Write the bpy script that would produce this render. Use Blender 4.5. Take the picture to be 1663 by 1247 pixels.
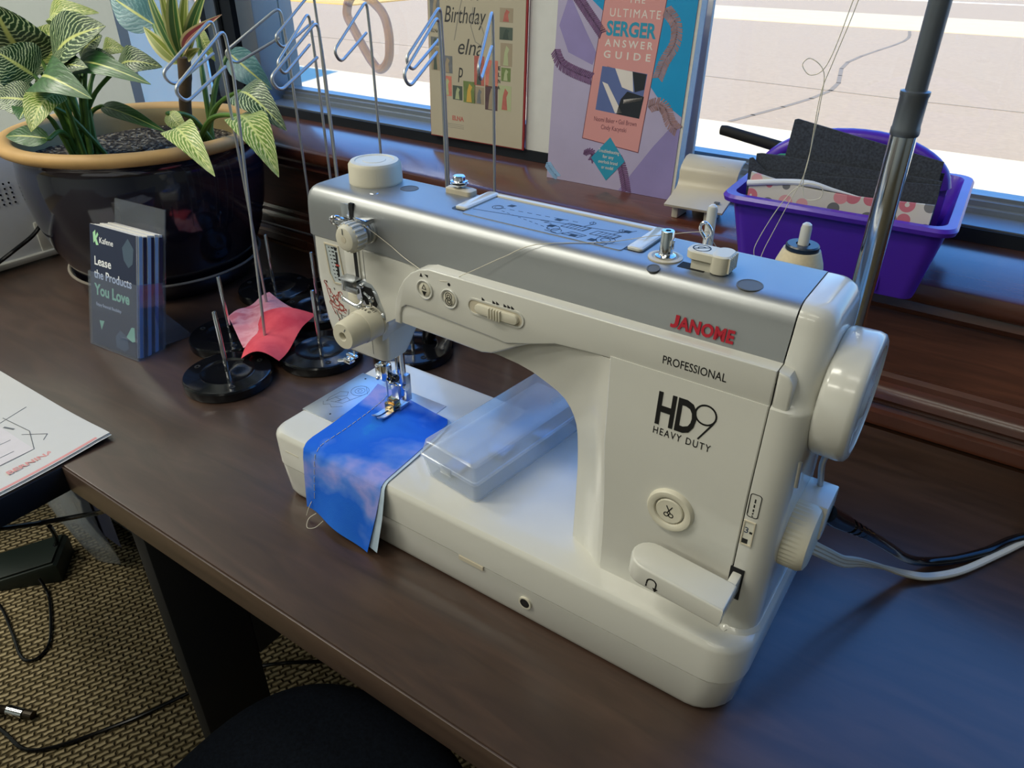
import bpy, bmesh, math, random
from mathutils import Vector, Matrix
random.seed(7)
sc = bpy.context.scene
for o in list(bpy.data.objects): bpy.data.objects.remove(o)
COL = sc.collection
S = .001                      # every length below is in millimetres; the desk top is z = 0

# ------------------------------------------------------------------ camera, sky, sun, lamps, exposure
cam = bpy.data.cameras.new('camera'); cam.sensor_fit = 'HORIZONTAL'; cam.sensor_width = 36
cam.lens = 36 * 1203.465 / 1663; cam.clip_start = .02; cam.clip_end = 200
camo = bpy.data.objects.new('camera', cam); COL.objects.link(camo)
camo.matrix_world = Matrix(((.82385739, -.29840534, .4818851, .50229833), (.56679099, .42977554, -.70288048, -.33809087),
                            (.00264086, .85220141, .52320721, .46840126), (0, 0, 0, 1)))
sc.camera = camo
sc.view_settings.view_transform = 'Standard'; sc.view_settings.look = 'None'
sc.view_settings.gamma = 1; sc.view_settings.use_curve_mapping = False
sc.view_settings.exposure = 0.0
sc.cycles.use_denoising = True
sc.cycles.max_bounces = 12; sc.cycles.transparent_max_bounces = 24; sc.cycles.caustics_refractive = False; sc.cycles.caustics_reflective = False

W = bpy.data.worlds.new('sky'); sc.world = W; W.use_nodes = True
nt = W.node_tree; nt.nodes.clear()
wo = nt.nodes.new('ShaderNodeOutputWorld'); bg = nt.nodes.new('ShaderNodeBackground')
tcw = nt.nodes.new('ShaderNodeTexCoord'); sxyz = nt.nodes.new('ShaderNodeSeparateXYZ'); nt.links.new(tcw.outputs['Generated'], sxyz.inputs[0])
sky = nt.nodes.new('ShaderNodeValToRGB'); e_ = sky.color_ramp.elements      # clear sky: pale at the horizon, blue above
e_[0].position = 0; e_[0].color = (.50, .70, .95, 1); e_[1].position = 1; e_[1].color = (.07, .24, .80, 1)
q_ = e_.new(.18); q_.color = (.25, .54, 1.05, 1); q_ = e_.new(.5); q_.color = (.10, .34, .98, 1)
nt.links.new(sxyz.outputs['Z'], sky.inputs[0])
bg.inputs['Strength'].default_value = 2.6
nt.links.new(sky.outputs[0], bg.inputs[0]); nt.links.new(bg.outputs[0], wo.inputs[0])

def lamp(name, kind, loc, energy, color, size=None, target=None, d=None):
    l = bpy.data.lights.new(name, kind); l.energy = energy; l.color = color
    o = bpy.data.objects.new(name, l); COL.objects.link(o); o.location = Vector(loc) * S
    if kind == 'AREA': l.shape = 'RECTANGLE'; l.size, l.size_y = size[0] * S, size[1] * S
    if d is not None: o.rotation_euler = Vector(d).to_track_quat('-Z', 'Y').to_euler()
    return o
sun = lamp('sun', 'SUN', (0, -3000, 5000), 9.8, (1, .76, .44), d=(-.285, 1, -1.02)); sun.data.angle = .009
WARM = (1, .97, .84)
for (x, y, e) in ((-600, -900, 20), (900, -1100, 4), (-600, -2400, 18), (900, -2400, 8), (-1900, -300, 30), (-1900, -1700, 28)):  # the far-left pair is added, unseen, to brighten the carpet
    lamp('ceiling_lamp', 'AREA', (x, y, 1930), e, WARM, (1150, 300), d=(0, 0, -1))
pl = lamp('window_portal', 'AREA', (700, 640, 1000), 1, (1, 1, 1), (2900, 1640), d=(0, -1, 0))
pl.data.cycles.is_portal = True

# ------------------------------------------------------------------ materials
def lin(c):
    f = lambda v: v / 12.92 if v <= .04045 else ((v + .055) / 1.055) ** 2.4
    if isinstance(c, str): c = [int(c[i:i + 2], 16) / 255 for i in (0, 2, 4)]
    return (f(c[0]), f(c[1]), f(c[2]), 1)
MATS = {}
def mat(name, col, rough=.5, metal=0, noise=.06, nscale=60, bump=0, bscale=300, coat=0, spec=.5, trans=0, ior=1.45, alpha=1, sheen=0, sub=0):
    if name in MATS: return MATS[name]
    m = bpy.data.materials.new(name); m.use_nodes = True; t = m.node_tree; b = t.nodes['Principled BSDF']
    c = lin(col)
    tc = t.nodes.new('ShaderNodeTexCoord')
    if noise:
        n = t.nodes.new('ShaderNodeTexNoise'); n.inputs['Scale'].default_value = nscale; n.inputs['Detail'].default_value = 4
        t.links.new(tc.outputs['Object'], n.inputs['Vector'])
        mx = t.nodes.new('ShaderNodeMix'); mx.data_type = 'RGBA'
        mx.inputs['A'].default_value = tuple(max(0, v * (1 - noise)) for v in c[:3]) + (1,)
        mx.inputs['B'].default_value = tuple(min(1, v * (1 + noise)) for v in c[:3]) + (1,)
        t.links.new(n.outputs['Fac'], mx.inputs['Factor']); t.links.new(mx.outputs['Result'], b.inputs['Base Color'])
    else: b.inputs['Base Color'].default_value = c
    b.inputs['Roughness'].default_value = rough; b.inputs['Metallic'].default_value = metal
    b.inputs['Specular IOR Level'].default_value = spec; b.inputs['IOR'].default_value = ior
    b.inputs['Coat Weight'].default_value = coat; b.inputs['Coat Roughness'].default_value = .08
    b.inputs['Transmission Weight'].default_value = trans; b.inputs['Alpha'].default_value = alpha
    b.inputs['Sheen Weight'].default_value = sheen
    if sub: b.inputs['Subsurface Weight'].default_value = sub; b.inputs['Subsurface Radius'].default_value = (.002, .002, .002)
    if bump:
        n2 = t.nodes.new('ShaderNodeTexNoise'); n2.inputs['Scale'].default_value = bscale; n2.inputs['Detail'].default_value = 3
        t.links.new(tc.outputs['Object'], n2.inputs['Vector'])
        bp = t.nodes.new('ShaderNodeBump'); bp.inputs['Strength'].default_value = bump; bp.inputs['Distance'].default_value = .001
        t.links.new(n2.outputs['Fac'], bp.inputs['Height']); t.links.new(bp.outputs['Normal'], b.inputs['Normal'])
    MATS[name] = m; return m
def ramp(t, stops, interp='LINEAR'):
    r = t.nodes.new('ShaderNodeValToRGB'); r.color_ramp.interpolation = interp; e = r.color_ramp.elements
    while len(e) > 1: e.remove(e[-1])
    e[0].position = stops[0][0]; e[0].color = lin(stops[0][1])
    for p, c in stops[1:]:
        q = e.new(p); q.color = lin(c)
    return r
def wood(name, stops, scale=(1, 1, 1), rough=.3, coat=.3, bump=.05, spec=.5):
    m = bpy.data.materials.new(name); m.use_nodes = True; t = m.node_tree; b = t.nodes['Principled BSDF']
    tc = t.nodes.new('ShaderNodeTexCoord'); mp = t.nodes.new('ShaderNodeMapping'); mp.inputs['Scale'].default_value = scale
    t.links.new(tc.outputs['Object'], mp.inputs['Vector'])
    n = t.nodes.new('ShaderNodeTexNoise'); n.inputs['Scale'].default_value = 6; n.inputs['Detail'].default_value = 7; n.inputs['Distortion'].default_value = 1.6
    t.links.new(mp.outputs[0], n.inputs['Vector'])
    r = ramp(t, stops); t.links.new(n.outputs['Fac'], r.inputs[0]); t.links.new(r.outputs[0], b.inputs['Base Color'])
    b.inputs['Roughness'].default_value = rough; b.inputs['Coat Weight'].default_value = coat; b.inputs['Coat Roughness'].default_value = .22
    b.inputs['Specular IOR Level'].default_value = spec
    bp = t.nodes.new('ShaderNodeBump'); bp.inputs['Strength'].default_value = bump; bp.inputs['Distance'].default_value = .001
    t.links.new(n.outputs['Fac'], bp.inputs['Height']); t.links.new(bp.outputs['Normal'], b.inputs['Normal'])
    MATS[name] = m; return m
desk_wood = wood('dark walnut laminate', [(.25, '33261f'), (.5, '3f2f26'), (.75, '4a372d')], (1.2, 7, 1), .34, .55)
edge_wood = wood('desk edge band', [(.3, '3a2c24'), (.7, '4a3a30')], (1, 1, 8), .45, .1)
sill_wood = wood('mahogany sill', [(.25, '46261b'), (.55, '583123'), (.8, '663a2a')], (1.2, 12, 1), .24, .9)
panel_wood = wood('mahogany panel', [(.25, '4d2f23'), (.55, '633c2d'), (.8, '744835')], (1.2, 1, 14), .42, .15)
white = mat('white machine plastic', 'cac9c1', .2, coat=.4, noise=.015)
white2 = mat('ivory plastic', 'cbc6b4', .38, noise=.02)
beige = mat('beige plastic', 'c4bba6', .35, noise=.03)
silver = mat('silver paint', '9fa1a2', .42, .78, noise=.02)
chrome = mat('chrome', 'd8dadc', .12, 1, noise=.02)
steel = mat('brushed steel', 'c9ced4', .3, .9, noise=.05, nscale=200)
gold = mat('brassy steel', 'c3a572', .25, 1, noise=.03)
wire_m = mat('zinc wire', 'c2c4c2', .38, .8, noise=.04)
black = mat('black plastic', '0d0e11', .14, noise=.1)
blackm = mat('matte black', '0b0c0e', .75, noise=.1)
ink = mat('black ink', '141414', .5, noise=.1)
grey_ink = mat('grey ink', '5b5f63', .6, noise=.1)
red_ink = mat('red ink', 'a3182a', .45, noise=.05)
dred_ink = mat('diagram red', 'b5483e', .5, noise=.05)
alu = mat('anodised aluminium', '8b939b', .38, .75, noise=.04)
alu_dark = mat('dark bronze aluminium', '2c3138', .4, .6, noise=.06)
wall_paint = mat('grey white wall paint', 'b3bab9', .8, noise=.03, bump=.1)
reveal_paint = mat('white painted reveal', 'd6d8da', .7, noise=.02)
asphalt = mat('sunlit asphalt', 'a8957c', .95, noise=.16, nscale=22, bump=.6, bscale=60)
concrete = mat('pale concrete', 'd6c8a8', .95, noise=.08, nscale=4, bump=.3, bscale=40)
paint_strip = mat('pale concrete gutter', 'c8b898', .95, noise=.08, nscale=3)
line_paint = mat('white road paint', 'dcd8cc', .9, noise=.06)
purple = mat('purple plastic', '5029ab', .32, noise=.03, coat=.1)
def glassy(name, tint, rough, amount, ior=1.45, bumpy=0):
    # thin clear sheet: mostly see-through, with a fresnel reflection
    m = bpy.data.materials.new(name); m.use_nodes = True; t = m.node_tree; t.nodes.clear()
    out = t.nodes.new('ShaderNodeOutputMaterial'); tr = t.nodes.new('ShaderNodeBsdfTransparent'); tr.inputs[0].default_value = lin(tint)
    gl = t.nodes.new('ShaderNodeBsdfGlossy'); gl.inputs['Roughness'].default_value = rough; gl.inputs['Color'].default_value = (1, 1, 1, 1)
    fr = t.nodes.new('ShaderNodeFresnel'); fr.inputs['IOR'].default_value = ior
    df = t.nodes.new('ShaderNodeBsdfDiffuse'); df.inputs[0].default_value = lin('e4eaf0')
    nz = t.nodes.new('ShaderNodeTexNoise'); nz.inputs['Scale'].default_value = 4
    mr = t.nodes.new('ShaderNodeMapRange'); mr.inputs['To Min'].default_value = amount * .95; mr.inputs['To Max'].default_value = amount * 1.05
    t.links.new(nz.outputs['Fac'], mr.inputs['Value'])
    m0 = t.nodes.new('ShaderNodeMixShader'); t.links.new(mr.outputs[0], m0.inputs[0]); t.links.new(tr.outputs[0], m0.inputs[1]); t.links.new(df.outputs[0], m0.inputs[2])
    ge = t.nodes.new('ShaderNodeNewGeometry'); om = t.nodes.new('ShaderNodeMath'); om.operation = 'SUBTRACT'; om.inputs[0].default_value = 1
    t.links.new(ge.outputs['Backfacing'], om.inputs[1]); fm = t.nodes.new('ShaderNodeMath'); fm.operation = 'MULTIPLY'
    t.links.new(om.outputs[0], fm.inputs[0]); t.links.new(fr.outputs[0], fm.inputs[1])      # the reflection of the outer face only
    m1 = t.nodes.new('ShaderNodeMixShader'); t.links.new(fm.outputs[0], m1.inputs[0]); t.links.new(m0.outputs[0], m1.inputs[1]); t.links.new(gl.outputs[0], m1.inputs[2])
    t.links.new(m1.outputs[0], out.inputs[0]); MATS[name] = m; return m
pane_m = glassy('window glass', 'f4faf8', .0, .012)
acrylic = glassy('clear acrylic', 'e6ecf8', .03, .05, 1.49)
frosted = glassy('frosted clear plastic', 'eef2f6', .2, .27, 1.5)
bag_m = glassy('clear plastic bag', 'eceff2', .15, .16, 1.4)

def fabric(name, stops, scale, detail=3, rough=.9, weave=900, off=(0, 0, 0)):
    m = bpy.data.materials.new(name); m.use_nodes = True; t = m.node_tree; b = t.nodes['Principled BSDF']
    tc = t.nodes.new('ShaderNodeTexCoord'); mp = t.nodes.new('ShaderNodeMapping'); mp.inputs['Location'].default_value = off
    t.links.new(tc.outputs['Object'], mp.inputs[0])
    n = t.nodes.new('ShaderNodeTexNoise'); n.inputs['Scale'].default_value = scale; n.inputs['Detail'].default_value = detail; n.inputs['Distortion'].default_value = .15
    t.links.new(mp.outputs[0], n.inputs['Vector']); r = ramp(t, stops); t.links.new(n.outputs['Fac'], r.inputs[0]); t.links.new(r.outputs[0], b.inputs['Base Color'])
    b.inputs['Roughness'].default_value = rough; b.inputs['Specular IOR Level'].default_value = .08
    v = t.nodes.new('ShaderNodeTexNoise'); v.inputs['Scale'].default_value = weave
    t.links.new(tc.outputs['Object'], v.inputs['Vector']); bp = t.nodes.new('ShaderNodeBump'); bp.inputs['Strength'].default_value = .3; bp.inputs['Distance'].default_value = .0006
    t.links.new(v.outputs['Fac'], bp.inputs['Height']); t.links.new(bp.outputs['Normal'], b.inputs['Normal'])
    MATS[name] = m; return m
blue_fab = fabric('blue batik cotton', [(.26, '2f9cc8'), (.37, '2a6cd2'), (.53, '2362d0'), (.59, '4f7cd4'), (.66, '8c92d4'), (.71, '5580d2'), (.77, '25a8ba')], 13, 4, off=(.06, .01, .03))
lining_fab = fabric('pale blue lining', [(.3, '9db4c8'), (.7, 'b9c9d6')], 30)
pink_fab = fabric('pink mottled cotton', [(.35, 'd98a93'), (.5, 'e3a3a8'), (.65, 'cf7480')], 45)
red_fab = fabric('coral cotton', [(.35, 'c94553'), (.65, 'd95a63')], 40)
felt = fabric('charcoal felt', [(.3, '373b43'), (.7, '4a4f5a')], 500, 2, weave=500)
seat_fab = fabric('black seat fabric', [(.3, '06090f'), (.7, '0c1119')], 300, 2, weave=700)

# ------------------------------------------------------------------ mesh helpers (millimetres)
class B:
    def __init__(s): s.bm = bmesh.new()
    def add(s, t):
        me = bpy.data.meshes.new('t'); t.to_mesh(me); t.free(); s.bm.from_mesh(me); bpy.data.meshes.remove(me); return s
    def box(s, x0, x1, y0, y1, z0, z1, bev=0, seg=2, M=None):
        t = bmesh.new(); bmesh.ops.create_cube(t, size=1)
        for v in t.verts: v.co = Vector(((x0 + x1) / 2 + v.co.x * (x1 - x0), (y0 + y1) / 2 + v.co.y * (y1 - y0), (z0 + z1) / 2 + v.co.z * (z1 - z0)))
        if bev: bmesh.ops.bevel(t, geom=list(t.edges), offset=bev, segments=seg, profile=.5, affect='EDGES')
        if M is not None: t.transform(M)
        return s.add(t)
    def prism(s, poly, ax, a, b, bev=0, seg=2, M=None, which=None):
        t = bmesh.new()
        P = {'x': lambda p, h: (h, p[0], p[1]), 'y': lambda p, h: (p[0], h, p[1]), 'z': lambda p, h: (p[0], p[1], h)}[ax]
        lo = [t.verts.new(P(p, a)) for p in poly]; hi = [t.verts.new(P(p, b)) for p in poly]; n = len(poly)
        f0 = t.faces.new(lo[::-1]); f1 = t.faces.new(hi)
        for i in range(n): t.faces.new((lo[i], lo[(i + 1) % n], hi[(i + 1) % n], hi[i]))
        bmesh.ops.recalc_face_normals(t, faces=t.faces)
        if bev:
            E = set()
            if which in (None, 'lo'): E |= set(f0.edges)
            if which in (None, 'hi'): E |= set(f1.edges)
            bmesh.ops.bevel(t, geom=list(E), offset=bev, segments=seg, profile=.5, affect='EDGES', clamp_overlap=True)
        if M is not None: t.transform(M)
        return s.add(t)
    def loft(s, rings, caps=(True, True), closed=True, loop=False):
        t = bmesh.new(); R = [[t.verts.new(p) for p in r] for r in rings]; n = len(R[0])
        pairs = list(zip(R, R[1:])) + ([(R[-1], R[0])] if loop else [])
        for A, C in pairs:
            for i in range(n if closed else n - 1):
                try: t.faces.new((A[i], A[(i + 1) % n], C[(i + 1) % n], C[i]))
                except ValueError: pass
        if caps[0] and not loop: t.faces.new(R[0][::-1])
        if caps[1] and not loop: t.faces.new(R[-1])
        bmesh.ops.recalc_face_normals(t, faces=t.faces)
        return s.add(t)
    def tube(s, pts, r, seg=8, caps=True, loop=False):
        P = [Vector(p) for p in pts]; rings = []; n = len(P); up = None
        for i, p in enumerate(P):
            if loop: d = P[(i + 1) % n] - P[i - 1]
            else: d = P[min(i + 1, n - 1)] - P[max(i - 1, 0)]
            d.normalize()
            if up is None: up = Vector((0, 0, 1)) if abs(d.z) < .9 else Vector((1, 0, 0))
            a = d.cross(up); a.normalize(); b = a.cross(d); up = b
            rr = r[i] if isinstance(r, (list, tuple)) else r
            rings.append([p + (a * math.cos(k * 2 * math.pi / seg) + b * math.sin(k * 2 * math.pi / seg)) * rr for k in range(seg)])
        return s.loft(rings, (caps, caps), loop=loop)
    def lathe(s, prof, o=(0, 0, 0), ax='z', seg=32, rib=None, cap=(True, True), loop=False):
        # prof: (radius, height along axis)
        rings = []
        for j, (r, h) in enumerate(prof):
            ring = []
            for k in range(seg):
                a = k * 2 * math.pi / seg; q = r
                if rib and rib[0] <= j <= rib[1] and k % 2: q = r - rib[2]
                c, d = q * math.cos(a), q * math.sin(a)
                v = {'z': (c, d, h), 'x': (h, c, d), 'y': (c, h, d)}[ax]
                ring.append((o[0] + v[0], o[1] + v[1], o[2] + v[2]))
            rings.append(ring)
        return s.loft(rings, (cap[0] and prof[0][0] > 1e-6, cap[1] and prof[-1][0] > 1e-6), loop=loop)
    def cyl(s, p, q, r, seg=20, r2=None):
        return s.tube([p, q], [r, r if r2 is None else r2], seg)
    def ball(s, c, r, sc_=(1, 1, 1), sub=3):
        t = bmesh.new(); bmesh.ops.create_icosphere(t, subdivisions=sub, radius=1)
        for v in t.verts: v.co = Vector((c[0] + v.co.x * r * sc_[0], c[1] + v.co.y * r * sc_[1], c[2] + v.co.z * r * sc_[2]))
        return s.add(t)
    def sheet(s, fn, nu, nv, thick=0):
        # fn(u, v) -> point; a closed sheet with its own thickness and UVs
        t = bmesh.new(); G = [[t.verts.new(fn(i / nu, j / nv)) for j in range(nv + 1)] for i in range(nu + 1)]
        uvl = t.loops.layers.uv.new('UVMap'); uv = {}
        for i in range(nu + 1):
            for j in range(nv + 1): uv[G[i][j]] = (i / nu, j / nv)
        for i in range(nu):
            for j in range(nv): t.faces.new((G[i][j], G[i + 1][j], G[i + 1][j + 1], G[i][j + 1]))
        for f in t.faces:
            for l in f.loops: l[uvl].uv = uv[l.vert]
        bmesh.ops.recalc_face_normals(t, faces=t.faces)
        if thick: bmesh.ops.solidify(t, geom=list(t.faces), thickness=thick)
        return s.add(t)
    def strip(s, pts, w, n, h=.25):
        # a flat raised printed line: pts are 3-D, n the surface normal
        n = Vector(n).normalized(); P = [Vector(p) for p in pts]
        for a, b in zip(P, P[1:]):
            d = (b - a)
            if d.length < 1e-6: continue
            d.normalize(); c = n.cross(d) * w / 2; e = d * w * .3
            q = [a - c - e, a + c - e, b + c + e, b - c + e]
            s.loft([[p for p in q], [p + n * h for p in q]])
        return s

OFF = {}
def vec(p): return Vector((p[0] * S, p[1] * S, p[2] * S))
def woff(o):
    v = Vector((0, 0, 0))
    while o is not None: v += OFF.get(o.name, Vector((0, 0, 0))); o = o.parent
    return v
def thing(name, label, cat, loc=(0, 0, 0), group=None):
    o = bpy.data.objects.new(name, None); COL.objects.link(o); o.location = vec(loc); o.empty_display_size = .02
    OFF[o.name] = Vector(loc); tag(o, label, cat, group); return o
def tag(o, label=None, cat=None, group=None, kind=None):
    if label: o['label'] = label
    if cat: o['category'] = cat
    if group: o['group'] = group
    if kind: o['kind'] = kind
    return o
def obj(name, b, m, parent=None, label=None, smooth=35, loc=None):
    bm = b.bm; me = bpy.data.meshes.new(name)
    if loc is None and parent is None:      # origin at the middle of the underside
        xs = [v.co for v in bm.verts]; loc = ((min(v.x for v in xs) + max(v.x for v in xs)) / 2, (min(v.y for v in xs) + max(v.y for v in xs)) / 2, min(v.z for v in xs))
    loc = Vector(loc) if loc is not None else Vector((0, 0, 0))
    base = loc + (woff(parent) if parent else Vector((0, 0, 0)))
    for v in bm.verts: v.co = (v.co - base) * S
    bm.to_mesh(me); bm.free()
    if isinstance(m, (list, tuple)):
        for q in m: me.materials.append(q)
    else: me.materials.append(m)
    if smooth:
        me.shade_smooth(); me.set_sharp_from_angle(angle=math.radians(smooth))
    o = bpy.data.objects.new(name, me); COL.objects.link(o); o.location = loc * S; OFF[o.name] = loc
    if parent: o.parent = parent
    if label: o['label'] = label
    return o
def struct(name, b, m, parent=None, smooth=35):
    o = obj(name, b, m, parent, smooth=smooth)
    if parent is None: o['kind'] = 'structure'
    return o
def text_b(s, size, o, xd, yd, bold=0, align='LEFT', shear=0, space=1.0, ext=.15, wx=1.0, word=1.0):
    cu = bpy.data.curves.new('t', 'FONT'); cu.body = s; cu.size = size; cu.offset = bold; cu.align_x = align; cu.shear = shear
    cu.space_character = space; cu.space_word = word; cu.extrude = ext; cu.resolution_u = 3
    to = bpy.data.objects.new('t', cu); COL.objects.link(to)
    dg = bpy.context.evaluated_depsgraph_get(); me = bpy.data.meshes.new_from_object(to.evaluated_get(dg))
    bpy.data.objects.remove(to); bpy.data.curves.remove(cu)
    xd = Vector(xd).normalized(); yd = Vector(yd).normalized(); zd = xd.cross(yd)
    me.transform(Matrix(((xd.x * wx, yd.x, zd.x, o[0]), (xd.y * wx, yd.y, zd.y, o[1]), (xd.z * wx, yd.z, zd.z, o[2]), (0, 0, 0, 1))))
    b = B(); b.bm.from_mesh(me); bpy.data.meshes.remove(me); return b
def merge(*bs):
    r = B()
    for b in bs: r.add(b.bm)
    return r
def text_w(b):
    return max(v.co.x for v in b.bm.verts) - min(v.co.x for v in b.bm.verts)
def rrect(x0, x1, y0, y1, r, z, n=6):
    r = r if isinstance(r, (tuple, list)) else (r, r, r, r)     # corners: x0y0, x1y0, x1y1, x0y1
    P = []
    for (cx, cy, a0, q) in ((x0, y0, math.pi, r[0]), (x1, y0, 1.5 * math.pi, r[1]), (x1, y1, 0, r[2]), (x0, y1, .5 * math.pi, r[3])):
        ox = cx + (q if cx == x0 else -q); oy = cy + (q if cy == y0 else -q)
        for k in range(n + 1):
            a = a0 + k * math.pi / 2 / n; P.append((ox + q * math.cos(a), oy + q * math.sin(a), z))
    return P
def arc(cx, cy, r, a0, a1, n):
    return [(cx + r * math.cos(math.radians(a0 + (a1 - a0) * k / n)), cy + r * math.sin(math.radians(a0 + (a1 - a0) * k / n))) for k in range(n + 1)]
def smooth_pts(P, n=6):
    P = [Vector(p) for p in P]; out = []
    for i in range(len(P) - 1):
        a, b, c, d = P[max(i - 1, 0)], P[i], P[i + 1], P[min(i + 2, len(P) - 1)]
        for k in range(n):
            t = k / n; out.append(.5 * ((2 * b) + (c - a) * t + (2 * a - 5 * b + 4 * c - d) * t * t + (3 * b - a - 3 * c + d) * t ** 3))
    out.append(P[-1]); return out
def fillet(P, r, n=5):
    # polyline with rounded corners of radius-like length r
    P = [Vector(p) for p in P]; out = [P[0]]
    for i in range(1, len(P) - 1):
        a = (P[i - 1] - P[i]); c = (P[i + 1] - P[i]); q = min(r, a.length * .48, c.length * .48)
        a = P[i] + a.normalized() * q; c = P[i] + c.normalized() * q
        for k in range(n + 1):
            t = k / n; out.append(a * (1 - t) ** 2 + P[i] * 2 * t * (1 - t) + c * t * t)
    out.append(P[-1]); return out
FRONT = dict(xd=(1, 0, 0), yd=(0, 0, 1))

# ------------------------------------------------------------------ the setting
# carpet
m = bpy.data.materials.new('looped carpet'); m.use_nodes = True; t = m.node_tree; b_ = t.nodes['Principled BSDF']
tc = t.nodes.new('ShaderNodeTexCoord'); mp = t.nodes.new('ShaderNodeMapping'); mp.inputs['Rotation'].default_value = (0, 0, -1.17)
t.links.new(tc.outputs['Object'], mp.inputs[0])
nz0 = t.nodes.new('ShaderNodeTexNoise'); nz0.inputs['Scale'].default_value = 85; t.links.new(mp.outputs[0], nz0.inputs['Vector'])
va = t.nodes.new('ShaderNodeVectorMath'); va.operation = 'SCALE'; va.inputs['Scale'].default_value = .007; t.links.new(nz0.outputs['Color'], va.inputs[0])
vb = t.nodes.new('ShaderNodeVectorMath'); vb.operation = 'ADD'; t.links.new(mp.outputs[0], vb.inputs[0]); t.links.new(va.outputs[0], vb.inputs[1])
br = t.nodes.new('ShaderNodeTexBrick'); br.inputs['Scale'].default_value = 1; br.inputs['Brick Width'].default_value = .021; br.inputs['Row Height'].default_value = .0105
br.inputs['Mortar Size'].default_value = .0036; br.inputs['Mortar Smooth'].default_value = 1; br.offset = .45; br.inputs['Color1'].default_value = lin('b5a582'); br.inputs['Color2'].default_value = lin('9c8d6c'); br.inputs['Mortar'].default_value = lin('50452f')
t.links.new(vb.outputs[0], br.inputs['Vector']); t.links.new(br.outputs['Color'], b_.inputs['Base Color']); b_.inputs['Roughness'].default_value = 1; b_.inputs['Specular IOR Level'].default_value = .1
bp = t.nodes.new('ShaderNodeBump'); bp.invert = True; bp.inputs['Strength'].default_value = 1; bp.inputs['Distance'].default_value = .006; t.links.new(br.outputs['Fac'], bp.inputs['Height'])
t.links.new(bp.outputs['Normal'], b_.inputs['Normal']); carpet = m
struct('floor', B().box(-3000, 4000, -4000, 470, -760, -730), carpet)
struct('ceiling', B().box(-3000, 4000, -4000, 720, 2000, 2060), wall_paint)
struct('wall_rear', B().box(-3000, 4000, -4060, -4000, -730, 2000), wall_paint)
struct('wall_right', B().box(4000, 4060, -4000, 720, -730, 2000), wall_paint)
struct('wall_left', B().box(-3060, -3000, -4000, 720, -730, 2000), wall_paint)
# wall below the window: panelled in mahogany
struct('wall_window', B().box(-862, 2300, 470, 640, -730, 150), panel_wood)
struct('wall_corner', B().box(-3000, -880, 450, 469, 0.5, 2000), wall_paint)
struct('wall_corner_lower', B().box(-3000, -1260, 450, 469, -730, 0.4), wall_paint)
struct('wall_window_left', B().box(-3000, -1225, 592, 720, -730, 2000), wall_paint)
struct('wall_side', B().box(2200, 4000, 470, 720, 175.5, 2000), wall_paint)
struct('wall_side', B().box(2300, 4000, 470, 720, -730, 175), wall_paint)
struct('wall_header', B().box(-1225, 2200, 470, 720, 1750, 2000), wall_paint)
struct('wall_parapet', B().box(-4320, 9000, 640, 720, 2062, 3130), wall_paint)
struct('wall_tower', B().box(-12000, -4320, -3000, 720, -800, 4030), wall_paint)
sp = [(450, 150), (446, 154), (444, 162), (446, 171), (452, 175), (600, 175), (600, 150)]
struct('trim_sill', B().prism(sp, 'x', -862, 2200), sill_wood)
struct('trim_sill_apron', B().prism([(470, 150), (456, 150), (453, 140), (458, 133), (470, 128)], 'x', -879, 2200), sill_wood)
mold = [(470, 0.4), (450, 0.4), (450, 15), (455, 18), (457, 23), (452, 27), (449, 34), (451, 42), (456, 47), (460, 50), (460, 56), (464, 60), (470, 60)]
struct('trim_moulding', B().prism(mold, 'x', -879, 2200), sill_wood)
# window: dark aluminium base, stepped bottom rail, posts, glass
win = bpy.data.objects.new('window_1', None); COL.objects.link(win); win['kind'] = 'structure'; OFF['window_1'] = Vector((0, 0, 0))
fr = B().prism([(592, 175.2), (592, 190), (700, 190), (700, 175.2)], 'x', -858, 2200)
obj('frame_base', fr, alu_dark, win)
rail = [(596, 190.2), (596, 192), (640, 193), (640, 199), (646, 200), (646, 206), (652, 207), (652, 211), (676, 211), (676, 190.2)]
obj('bottom_rail', B().prism(rail, 'x', -742, 2200), alu, win)
obj('frame_post', B().box(-742, -697, 600, 690, 190.2, 1750, 2), alu, win)
obj('frame_post', B().prism([(-785, 600), (-764, 606), (-764, 690), (-857, 690), (-857, 604), (-822, 604), (-822, 596), (-785, 596)], 'z', 190.2, 1750), alu_dark, win)
obj('frame_strip', B().box(-820, -788, 590, 596, 190.2, 1750, 1), alu, win)
obj('top_rail', B().box(-742, 2200, 600, 690, 1700, 1750), alu, win)
obj('glass_pane', B().box(-697, 2200, 657, 661, 206, 1705), pane_m, win, smooth=0)
win2 = bpy.data.objects.new('window_2', None); COL.objects.link(win2); win2['kind'] = 'structure'; OFF['window_2'] = Vector((0, 0, 0))
fm_ = bpy.data.materials.new('white window film'); fm_.use_nodes = True; t = fm_.node_tree; t.nodes.clear()
o_ = t.nodes.new('ShaderNodeOutputMaterial'); tl = t.nodes.new('ShaderNodeBsdfTranslucent'); df = t.nodes.new('ShaderNodeBsdfDiffuse'); mx = t.nodes.new('ShaderNodeMixShader'); nz = t.nodes.new('ShaderNodeTexNoise'); nz.inputs['Scale'].default_value = 3
cr = ramp(t, [(.3, 'fff6e6'), (.7, 'fbf2e4')]); t.links.new(nz.outputs['Fac'], cr.inputs[0]); t.links.new(cr.outputs[0], tl.inputs[0]); t.links.new(cr.outputs[0], df.inputs[0]); mx.inputs[0].default_value = .25
t.links.new(tl.outputs[0], mx.inputs[1]); t.links.new(df.outputs[0], mx.inputs[2]); t.links.new(mx.outputs[0], o_.inputs[0])
obj('film_pane', B().box(-1225, -862, 600, 603, -729, 1750), fm_, win2, 'white film over the side pane')
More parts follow.
